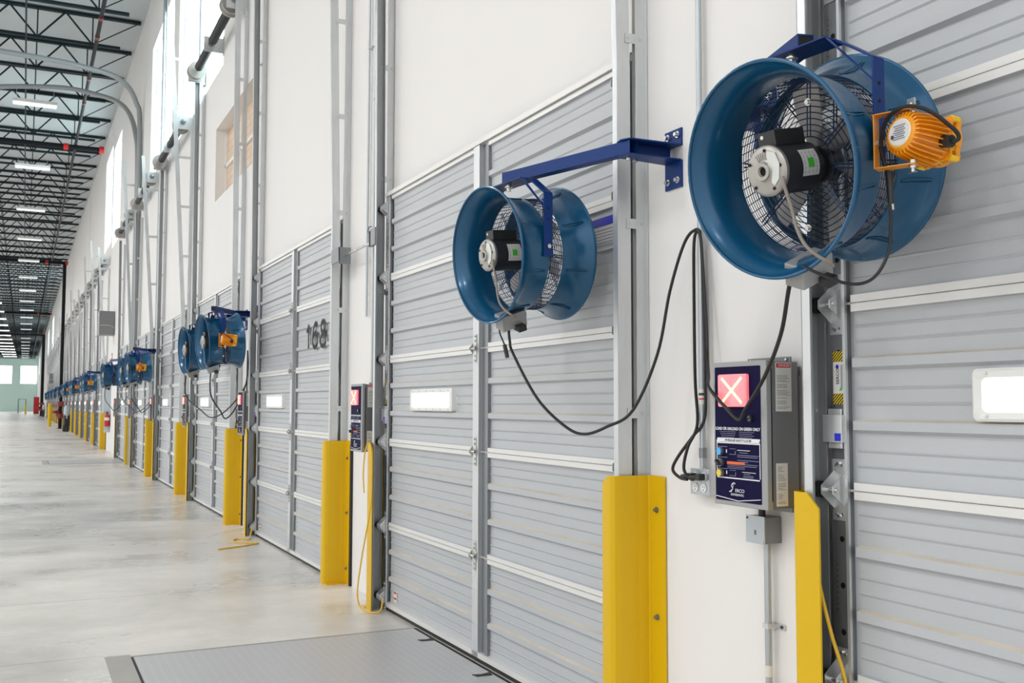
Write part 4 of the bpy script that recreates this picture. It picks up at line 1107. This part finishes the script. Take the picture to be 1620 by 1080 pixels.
cable('power_cable', [(2.02, 2.262, 1.880), (2.03, 2.29, 1.83), (2.10, 2.406, 1.713), (2.215, 2.62, 1.590), (2.250, 2.760, 1.486), (2.270, 2.814, 1.449), (2.270, 2.838, 1.449), (2.270, 2.90, 1.490), (2.276, 3.00, 1.560), (2.335, 3.08, 1.608), (2.41, 3.185, 1.69), (2.43, 3.215, 1.80), (2.437, 3.245, 2.05), (2.440, 3.262, 2.17), (2.442, 3.274, 2.20), (2.436, 3.300, 2.16), (2.436, 3.304, 1.9), (2.436, 3.302, 1.60), (2.432, 3.285, 1.42), (2.40, 3.305, 1.33), (2.388, 3.318, 1.245), (2.392, 3.285, 1.206), (2.396, 3.262, 1.203)],
      .0065, 'cable', 'black cable hanging in a V over the near control box from the largest fan', 'cable')
cable('power_cable', [(2.066, 1.930, 2.035), (2.066, 1.928, 1.98), (2.06, 1.935, 1.90), (2.03, 1.96, 1.835), (1.985, 2.00, 1.822), (1.93, 2.06, 1.855), (1.915, 2.10, 1.880)], .0045, 'cable', 'thin black cord looping from the orange light under the largest fan', 'cable', sm=6)
def lead(b): b.tube([(2.012, 4.20, 1.775), (2.020, 4.185, 1.715)], .010, 'plastic', 8)
cable('power_lead', [(1.985, 4.20, 1.875), (1.99, 4.205, 1.83), (2.012, 4.20, 1.775), (2.020, 4.185, 1.715)], .004, 'plastic', 'loose black plug lead dangling under the second fan', 'lead', sm=4, extra=lead)
for Y0, xx, lab in ((11.5, 1.97, 'black cable hanging in a loop under the fan by door number 168'), (13.45, 1.98, 'black cable hanging in a loop under the half hidden fan'), (20.55, 1.97, 'black cable looping under the third lit fan'), (22.6, 1.97, 'black cable looping under the fan left of the third lit fan'), (26.5, 1.9, 'black cable drooping under the fan by the fire extinguisher')):
    e = 12.35 if Y0 < 15 else (21.5 if Y0 < 25 else 27.3)
    m_ = (Y0+e)/2
    cable('power_cable', [(xx-.10, Y0, 1.86), (xx-.09, Y0+.02, 1.60), (xx+.05, (Y0+m_)/2, 1.42), (xx+.15, m_, 1.33), (xx+.30, (m_+e)/2, 1.45), (2.42, e-.05, 1.75), (2.44, e, 2.15), (2.445, e+.03, 1.6), (2.445, e+.03, 1.2)], .008, 'cable', lab, 'cable', sm=6)
cable('pull_rope', [(2.250, 7.059, .855), (2.255, 7.10, 1.00), (2.262, 7.075, 1.16), (2.272, 7.020, 1.216), (2.282, 6.99, 1.14), (2.284, 6.985, .98), (2.282, 6.99, .80), (2.262, 7.02, .60), (2.24, 7.06, .40), (2.22, 7.095, .158), (2.235, 7.10, .045), (2.26, 7.03, .010), (2.31, 6.95, .008), (2.35, 6.945, .03), (2.375, 6.985, .095)], .0055, 'yrope',
      'thin yellow pull rope hung over the narrow guard of the second dock door', 'rope', 'yellow pull ropes')
cable('pull_rope', [(2.325, 2.50, 1.02), (2.330, 2.505, .93), (2.365, 2.49, .76), (2.405, 2.472, .605), (2.409, 2.452, .42), (2.402, 2.44, .22)], .0062, 'yrope', 'orange yellow pull rope slanting beside the narrow guard of the nearest dock door', 'rope', 'yellow pull ropes')
cable('pull_rope', [(2.375, 11.57, .10), (2.32, 11.42, .02), (2.28, 11.3, .008), (2.16, 11.36, .008), (2.10, 11.15, .008), (2.25, 10.98, .008), (2.31, 10.93, .008), (2.15, 10.80, .008), (2.034, 10.74, .008), (1.93, 10.69, .008), (1.842, 10.641, .008)], .0075, 'yrope', 'yellow pull rope lying on the floor at the door numbered 168', 'rope', 'yellow pull ropes')

# ------------------------------------------------------------------ outlet, conduits, junction box on the near pier
def conduit(x, y, z0, z1, r, lab, straps=(), stickers=False):
    o = thing('conduit', (x, y, z0), lab, 'conduit', 'metal conduits on the dock wall')
    b = MB(); b.cyl((x, y, z0), (x, y, z1), r, 'concgrey', 12); part('pipe', b, o, o.location[:], smooth=True)
    for z in straps:
        b = MB(); b.box(x-r-.002, W-.001, y-r-.002, y+r+.002, z-.009, z+.009, 'galv'); b.box(W-.006, W-.001, y-r-.045, y, z-.009, z+.009, 'galv'); b.cyl((W-.006, y-r-.03, z), (W-.010, y-r-.03, z), .006, 'dark', 8); part('strap', b, o, o.location[:])
    for z in ((z0+.06, z1-.05) if stickers else ()):
        b = MB(); b.cyl((x, y, z-.02), (x, y, z+.02), r+.003, 'galvd', 12); part('coupling', b, o, o.location[:], smooth=True)
    if stickers:
        b = MB(); b.cyl((x, y, 1.50), (x, y, 1.56), r+.0012, 'paper', 12); b.cyl((x, y, 1.518), (x, y, 1.524), r+.0018, 'redp', 12); b.cyl((x, y, 1.535), (x, y, 1.545), r+.0018, 'dark', 12); part('sticker', b, o, o.location[:])
    return o
conduit(2.452, 3.278, 1.245, ROOF-.05, .012, 'galvanized conduit rising from the double outlet on the near pier', (2.3, 3.4, 4.6), True)
o = thing('power_outlet', (W, 3.262, 1.145), 'steel double outlet with two black plugs beside the near control box', 'outlet')
b = MB(); b.box(2.428, 2.479, 3.204, 3.320, 1.145, 1.240, 'galv'); part('outlet_box', b, o, o.location[:], bevel=.003)
b = MB(); b.box(2.425, 2.428, 3.200, 3.324, 1.141, 1.244, 'concgrey'); fpn = part('cover_plate', b, o, o.location[:], bevel=.002)
for yy in (3.290, 3.236):
    for zz in (1.170, 1.213):
        b = MB(); b.cyl((2.425, yy, zz), (2.422, yy, zz), .0175, 'white', 24)
        for q in (-.006, .006): b.box(2.4215, 2.4225, yy+q-.0012, yy+q+.0012, zz-.002, zz+.008, 'dark')
        b.cyl((2.4222, yy, zz-.009), (2.4212, yy, zz-.009), .003, 'dark', 8)
        part('socket', b, fpn, o.location[:])
for yy, lab in ((3.290, 'black plug in the upper left socket of the near outlet'), (3.236, 'black plug in the upper right socket of the near outlet')):
    b = MB(); b.box(2.392, 2.4215, yy-.013, yy+.013, 1.200, 1.226, 'plastic'); b.cyl((2.400, yy+.010, 1.213), (2.388, yy+.045, 1.209), .010, 'plastic', 10)
    solo('power_plug', b, lab, 'plug', 'black plugs in the near outlet', origin=(2.42, yy, 1.213), bevel=.002)
o = thing('junction_box', (W, 2.898, .999), 'grey square junction box under the near control box', 'junction box')
b = MB(); b.box(2.402, 2.479, 2.850, 2.948, .999, 1.094, 'galvd'); part('box_body', b, o, o.location[:], bevel=.002)
b = MB(); b.box(2.398, 2.402, 2.848, 2.950, .997, 1.096, 'concgrey'); b.cyl((2.398, 2.941, 1.086), (2.395, 2.941, 1.086), .004, 'dark', 8); b.cyl((2.398, 2.857, 1.006), (2.395, 2.857, 1.006), .004, 'zinc', 8)
for q in range(3): b.box(2.3975, 2.398, 2.893+.004*q, 2.895+.004*q, 1.028, 1.045, 'dark')
part('cover', b, o, o.location[:])
b = MB(); b.cyl((2.430, 2.898, 1.094), (2.430, 2.898, 1.136), .013, 'plastic', 12); part('nipple', b, o, o.location[:], smooth=True)
c = conduit(2.448, 2.893, .002, .998, .0125, 'grey conduit running down from the junction box to the floor', (.70,))
b = MB(); b.cyl((2.448, 2.893, .52), (2.448, 2.893, .56), .0142, 'paper', 12); b.cyl((2.448, 2.893, .60), (2.448, 2.893, .985), .0128, 'concgrey', 12); part('sticker', b, c, c.location[:])
for k in (0, 1, 2, 3):
    conduit(2.425, YL(k)+.40, 1.66, ROOF-.05, .0125, 'galvanized conduit above the control box beyond ' + bayname(k), (3.9, 5.6) if k < 2 else ())
    conduit(2.455, YL(k)+.66 + (.05 if k else 0), 2.2 if k in (0, 2) else 1.3, ROOF-.05, .010, 'thin grey conduit on the wall beyond ' + bayname(k), (4.4,) if k < 2 else ())
conduit(2.44, YL(3)+.95, 0, ROOF-.05, .03, 'thick grey conduit on the pier near the third lit fan')
# slide lock rod between the tracks of the second and third doors
o = thing('lock_rod', (2.35, 7.15, 2.65), 'steel rod linking two tracks near the top corner of the second dock door', 'rod')
b = MB(); b.tube([(2.345, 7.21, 2.725), (2.375, 8.05, 2.735)], .010, 'zinc', 10); part('rod', b, o, o.location[:], smooth=True)
b = MB(); b.box(2.322, 2.333, 7.095, 7.23, 2.69, 2.82, 'galvd'); b.box(2.322, 2.35, 7.20, 7.25, 2.69, 2.81, 'galvd'); part('bracket', b, o, o.location[:], bevel=.002)
b = MB(); b.box(2.315, 2.42, 8.02, 8.03, 2.66, 2.80, 'galvd'); b.box(2.315, 2.325, 8.02, 8.25, 2.68, 2.80, 'galvd'); part('bracket', b, o, o.location[:], bevel=.002)
b = MB(); b.tube([(2.34, 7.28, 2.79), (2.335, 7.30, 2.82), (2.332, 7.26, 2.845), (2.331, 7.20, 2.84)], .004, 'cable', 6, smooth=5); part('wire', b, o, o.location[:], smooth=True)

# ------------------------------------------------------------------ dock levelers
def leveler(x0, x1, y0, y1, lab, near=False):
    o = thing('dock_leveler', ((x0+x1)/2, (y0+y1)/2, 0), lab, 'dock leveler', 'steel leveler plates in the floor')
    b = MB(); b.box(x0-.15, x0-.008, y0-.09, y1+.085, 0, .002, 'steel'); b.box(x0-.008, x1, y1+.006, y1+.05, 0, .002, 'steel'); b.box(x0-.008, x1, y0-.05, y0-.006, 0, .002, 'steel'); part('curb_frame', b, o, o.location[:], label='worn steel curb')
    b = MB(); b.box(x0-.010, x1+.03, y0-.014, y1+.018, 0, .003, 'rubber'); part('gap', b, o, o.location[:], label='black gap')
    b = MB(); b.box(x0+.004, x1+.004, y0+.004, y1-.004, .003, .007, 'tread'); part('tread_plate', b, o, o.location[:])
    return o
o = leveler(.625, 2.378, 4.44, 6.372, 'diamond-tread steel dock leveler plate in the floor by the second dock door')
for yy, xx in ((6.02, 2.35), (5.12, 2.33)):
    b = MB(); b.prism([(xx-.05, yy-.02), (xx+.04, yy-.03), (xx+.05, yy+.03), (xx-.01, yy+.012), (xx-.06, yy+.025)], .007, .010, 'rubber'); part('lifting_eye', b, o, o.location[:])
leveler(.62, 2.378, YL(5)-2.55, YL(5)-.62, 'worn steel dock leveler plate in the floor before the fire extinguisher')
leveler(.62, 2.378, YL(9)-2.55, YL(9)-.62, 'distant steel dock leveler plate in the floor, farthest of the three')

# ------------------------------------------------------------------ fire extinguisher pier
Y = 34.0
b = MB(); b.box(2.30, 2.478, Y-.03, Y+.03, .60, 2.83, 'tarp'); solo('backing_panel', b, 'tall pale grey panel behind the fire extinguisher', 'panel', origin=(2.4, Y, .6))
o = thing('fire_extinguisher', (2.38, Y-.11, .78), 'red fire extinguisher hung on the pale panel down the wall', 'fire extinguisher')
b = MB(); b.lathe([(.79, .0), (.79, .07), (.80, .075), (1.12, .075), (1.16, .05), (1.18, .025), (1.20, .0)], 'hose', 'z', (2.38, Y-.11, 0), 20); part('cylinder', b, o, o.location[:], smooth=True)
b = MB(); b.box(2.36, 2.40, Y-.14, Y-.08, 1.19, 1.23, 'plastic'); b.box(2.33, 2.43, Y-.12, Y-.10, 1.23, 1.25, 'plastic'); part('handle', b, o, o.location[:])
b = MB(); b.lathe([(.98, .076), (1.07, .076)], 'paper', 'z', (2.38, Y-.11, 0), 20); part('label_band', b, o, o.location[:])
b = MB(); b.box(2.47, 2.479, Y-.25, Y+.1, 2.88, 3.10, 'hose'); b.box(2.468, 2.47, Y-.22, Y+.07, 2.96, 3.02, 'print'); solo('extinguisher_sign', b, 'small red sign on the wall above the fire extinguisher', 'sign', origin=(2.47, Y, 2.9))
# grey cabinets high on the wall
for yy, x0, x1, z0, z1, lab in ((33.2, 2.02, 2.478, 3.62, 4.36, 'dark grey cabinet mounted high on the wall above the extinguisher'), (98, 2.0, 2.478, 3.3, 4.2, 'distant grey cabinet high on the wall between the two black risers')):
    o = thing('wall_cabinet', ((x0+x1)/2, yy, z0), lab, 'cabinet', 'grey cabinets high on the dock wall')
    b = MB(); b.box(x0, x1, yy-.12, yy+.5, z0, z1, 'duct'); part('body', b, o, o.location[:], bevel=.01)
    b = MB(); b.box(x0+.01, x1-.01, yy-.135, yy-.12, z0+.30*(z1-z0)/.74, z1-.01, 'boxgrey'); b.box(x0+.01, x1-.01, yy-.135, yy-.12, z0+.01, z0+.26*(z1-z0)/.74, 'boxgrey'); part('door_panel', b, o, o.location[:])
    b = MB(); b.tube([(x0+.02, yy-.14, z0+.28*(z1-z0)/.74), ((x0+x1)/2, yy-.15, z0+.30*(z1-z0)/.74), (x1-.02, yy-.14, z0+.22*(z1-z0)/.74)], .008, 'galv', 6, smooth=4); part('cable', b, o, o.location[:])
    b = MB()
    for z in (z0+.12, z0+.35, z0+.58): b.box(x0-.02, x0, yy-.10, yy-.06, z, z+.05, 'paper')
    part('latch', b, o, o.location[:])
# risers
def riser(y, ztop, r, lab, lab2, lab3):
    x = 2.02
    o = thing('sprinkler_riser', (x, y, 0), lab, 'riser', 'black sprinkler risers with red valves')
    b = MB(); b.tube([(x, y, 0), (x, y, ztop)], r, 'pipe', 12); b.cyl((x, y, 0), (x, y, .03), r*2, 'pipe', 12); part('pipe', b, o, o.location[:], smooth=True)
    b = MB()
    for z in (.62, 1.35): b.cyl((x, y, z), (x, y, z+.28), r*1.7, 'darkred', 12)
    b.cyl((x-.30, y, 1.0), (x+.12, y, 1.0), r*.9, 'darkred', 10); b.cyl((x-.30, y, .93), (x-.30, y, 1.07), r*1.4, 'darkred', 12); b.cyl((x-.22, y-.03, .75), (x-.1, y-.03, 1.25), .03, 'darkred', 8)
    part('valve', b, o, o.location[:], smooth=True, label='dark red valves')
    b = MB()
    for z in (6.5, 3.4): b.box(x, W-.012, y-.02, y+.02, z, z+.04, 'galv')
    part('stand_off', b, o, o.location[:])
    Y2 = y-7.0
    o = thing('floor_machine', (2.15, Y2, 0), lab2, 'machine', 'covered machines parked by the risers')
    b = MB(); b.box(1.93, 2.25, Y2-.2, Y2+.25, 0, .32, 'plastic'); part('base', b, o, o.location[:], bevel=.05)
    b = MB(); b.box(2.0, 2.28, Y2-.12, Y2+.15, .32, .95, 'plastic'); part('body', b, o, o.location[:], bevel=.04)
    b = MB(); b.lathe([(.86, .16), (1.05, .17), (1.30, .15), (1.40, .09), (1.42, .0)], 'tarp', 'z', (2.14, Y2, 0), 10); b.box(2.10, 2.16, Y2-.19, Y2-.16, .70, 1.0, 'tarp'); part('cover_cloth', b, o, o.location[:], smooth=True, label='pale cloth cover')
    return o
riser(66.2, 10.05, .10, 'black vertical sprinkler riser with dark red valves, the nearer of the two', 'black floor machine under a pale cover near the nearer riser', '')
riser(135, 9.9, .18, 'black vertical sprinkler riser, the farther and thinner-looking of the two', 'distant black machine with a pale cover near the farther riser', '')
# bollards and the red cabinet far down the aisle
def bollard(x, y, h, r, lab):
    b = MB(); b.lathe([(0, r), (h-.05, r), (h-.01, r*.7), (h, 0)], 'yellow', 'z', (x, y, 0), 16); solo('bollard', b, lab, 'bollard', 'yellow bollards down the aisle', origin=(x, y, 0), smooth=True)
bollard(1.58, 72.6, 1.52, .11, 'yellow bollard standing in the aisle before the far black riser')
bollard(.30, 159, 1.5, .10, 'distant thin yellow post left of the red cabinet')
bollard(2.2, 150, 1.5, .12, 'distant yellow post right of the red cabinet')
o = thing('fire_cabinet', (1.72, 165, 0), 'tall red cabinet standing far down the aisle', 'cabinet')
b = MB(); b.box(1.38, 2.12, 164.6, 165.4, .1, 2.5, 'hose'); part('body', b, o, o.location[:], bevel=.02)
b = MB(); b.box(1.44, 1.70, 164.57, 164.6, .2, 2.4, 'hose'); b.box(1.75, 2.06, 164.57, 164.6, .2, 2.4, 'hose'); part('door_panel', b, o, o.location[:])
b = MB(); b.box(1.38, 2.12, 164.6, 165.4, 0, .1, 'dark'); part('plinth', b, o, o.location[:])
o = thing('guard_rail', (-.3, 175, 0), 'thin dark portal frame before the end wall', 'rail')
b = MB(); b.tube([(-.7, 175, 0), (-.7, 175, 2.2), (.35, 175, 2.2), (.35, 175, 0)], .06, 'truss', 6); part('rail', b, o, o.location[:])

# ------------------------------------------------------------------ light: daylight from the open hall on the left
wd = bpy.data.worlds.new('hall_daylight'); SC.world = wd; wd.use_nodes = True
nt = wd.node_tree; bg = nt.nodes['Background']
tc = N(nt, 'ShaderNodeTexCoord'); s = N(nt, 'ShaderNodeSeparateXYZ'); nt.links.new(tc.outputs['Generated'], s.inputs[0])
rp = N(nt, 'ShaderNodeValToRGB'); rp.color_ramp.elements[0].position = .42; rp.color_ramp.elements[1].position = .75
rp.color_ramp.elements[0].color = (.62, .60, .58, 1); rp.color_ramp.elements[1].color = (.96, .99, 1.0, 1)
mp_ = N(nt, 'ShaderNodeMapRange'); mp_.inputs[1].default_value = -1; mp_.inputs[2].default_value = 1
nt.links.new(s.outputs['Z'], mp_.inputs[0]); nt.links.new(mp_.outputs[0], rp.inputs[0]); nt.links.new(rp.outputs[0], bg.inputs['Color'])
bg.inputs['Strength'].default_value = 1.08
HB = None  # unseen fixture row, added to shade doors and fans from above
for i in range(12):
    yy = -4+8.75*i
    lab = 'added lit ceiling fixture out of view to the left, for light from above'
    if HB is None: HB = fixture(-6.6, yy, 9.6, 'lens', lab, 'added fixtures out of view over the open hall', 2.4, 1.2)
    else: dup(HB, (-6.6, yy, 9.6), lab)
def area(loc, rot, sx, sy_, power, col=(1, 1, 1)):
    l = bpy.data.lights.new('added_top_light', 'AREA'); l.shape = 'RECTANGLE'; l.size = sx; l.size_y = sy_; l.energy = power; l.color = col
    o = bpy.data.objects.new('added_top_lamp', l); COL.objects.link(o); o.location = loc; o.rotation_euler = rot
    return o
for i in range(12): area((-6.6, -4+8.75*i, 9.585), (0, 0, 0), 2.3, 1.1, 210, (1, .97, .94))  # lamps of the added row, top-down light
SC.view_settings.view_transform = 'Standard'; SC.view_settings.look = 'None'
SC.view_settings.gamma = 1; SC.view_settings.use_curve_mapping = False
SC.view_settings.exposure = 0.54
SC.cycles.max_bounces = 6; SC.cycles.diffuse_bounces = 4; SC.cycles.glossy_bounces = 4
SC.cycles.caustics_reflective = False; SC.cycles.caustics_refractive = False

for o in bpy.data.objects:
    if o.get('label') is not None and not (4 <= len(o['label'].split()) <= 16): print('LABEL', len(o['label'].split()), o.name, o['label'])
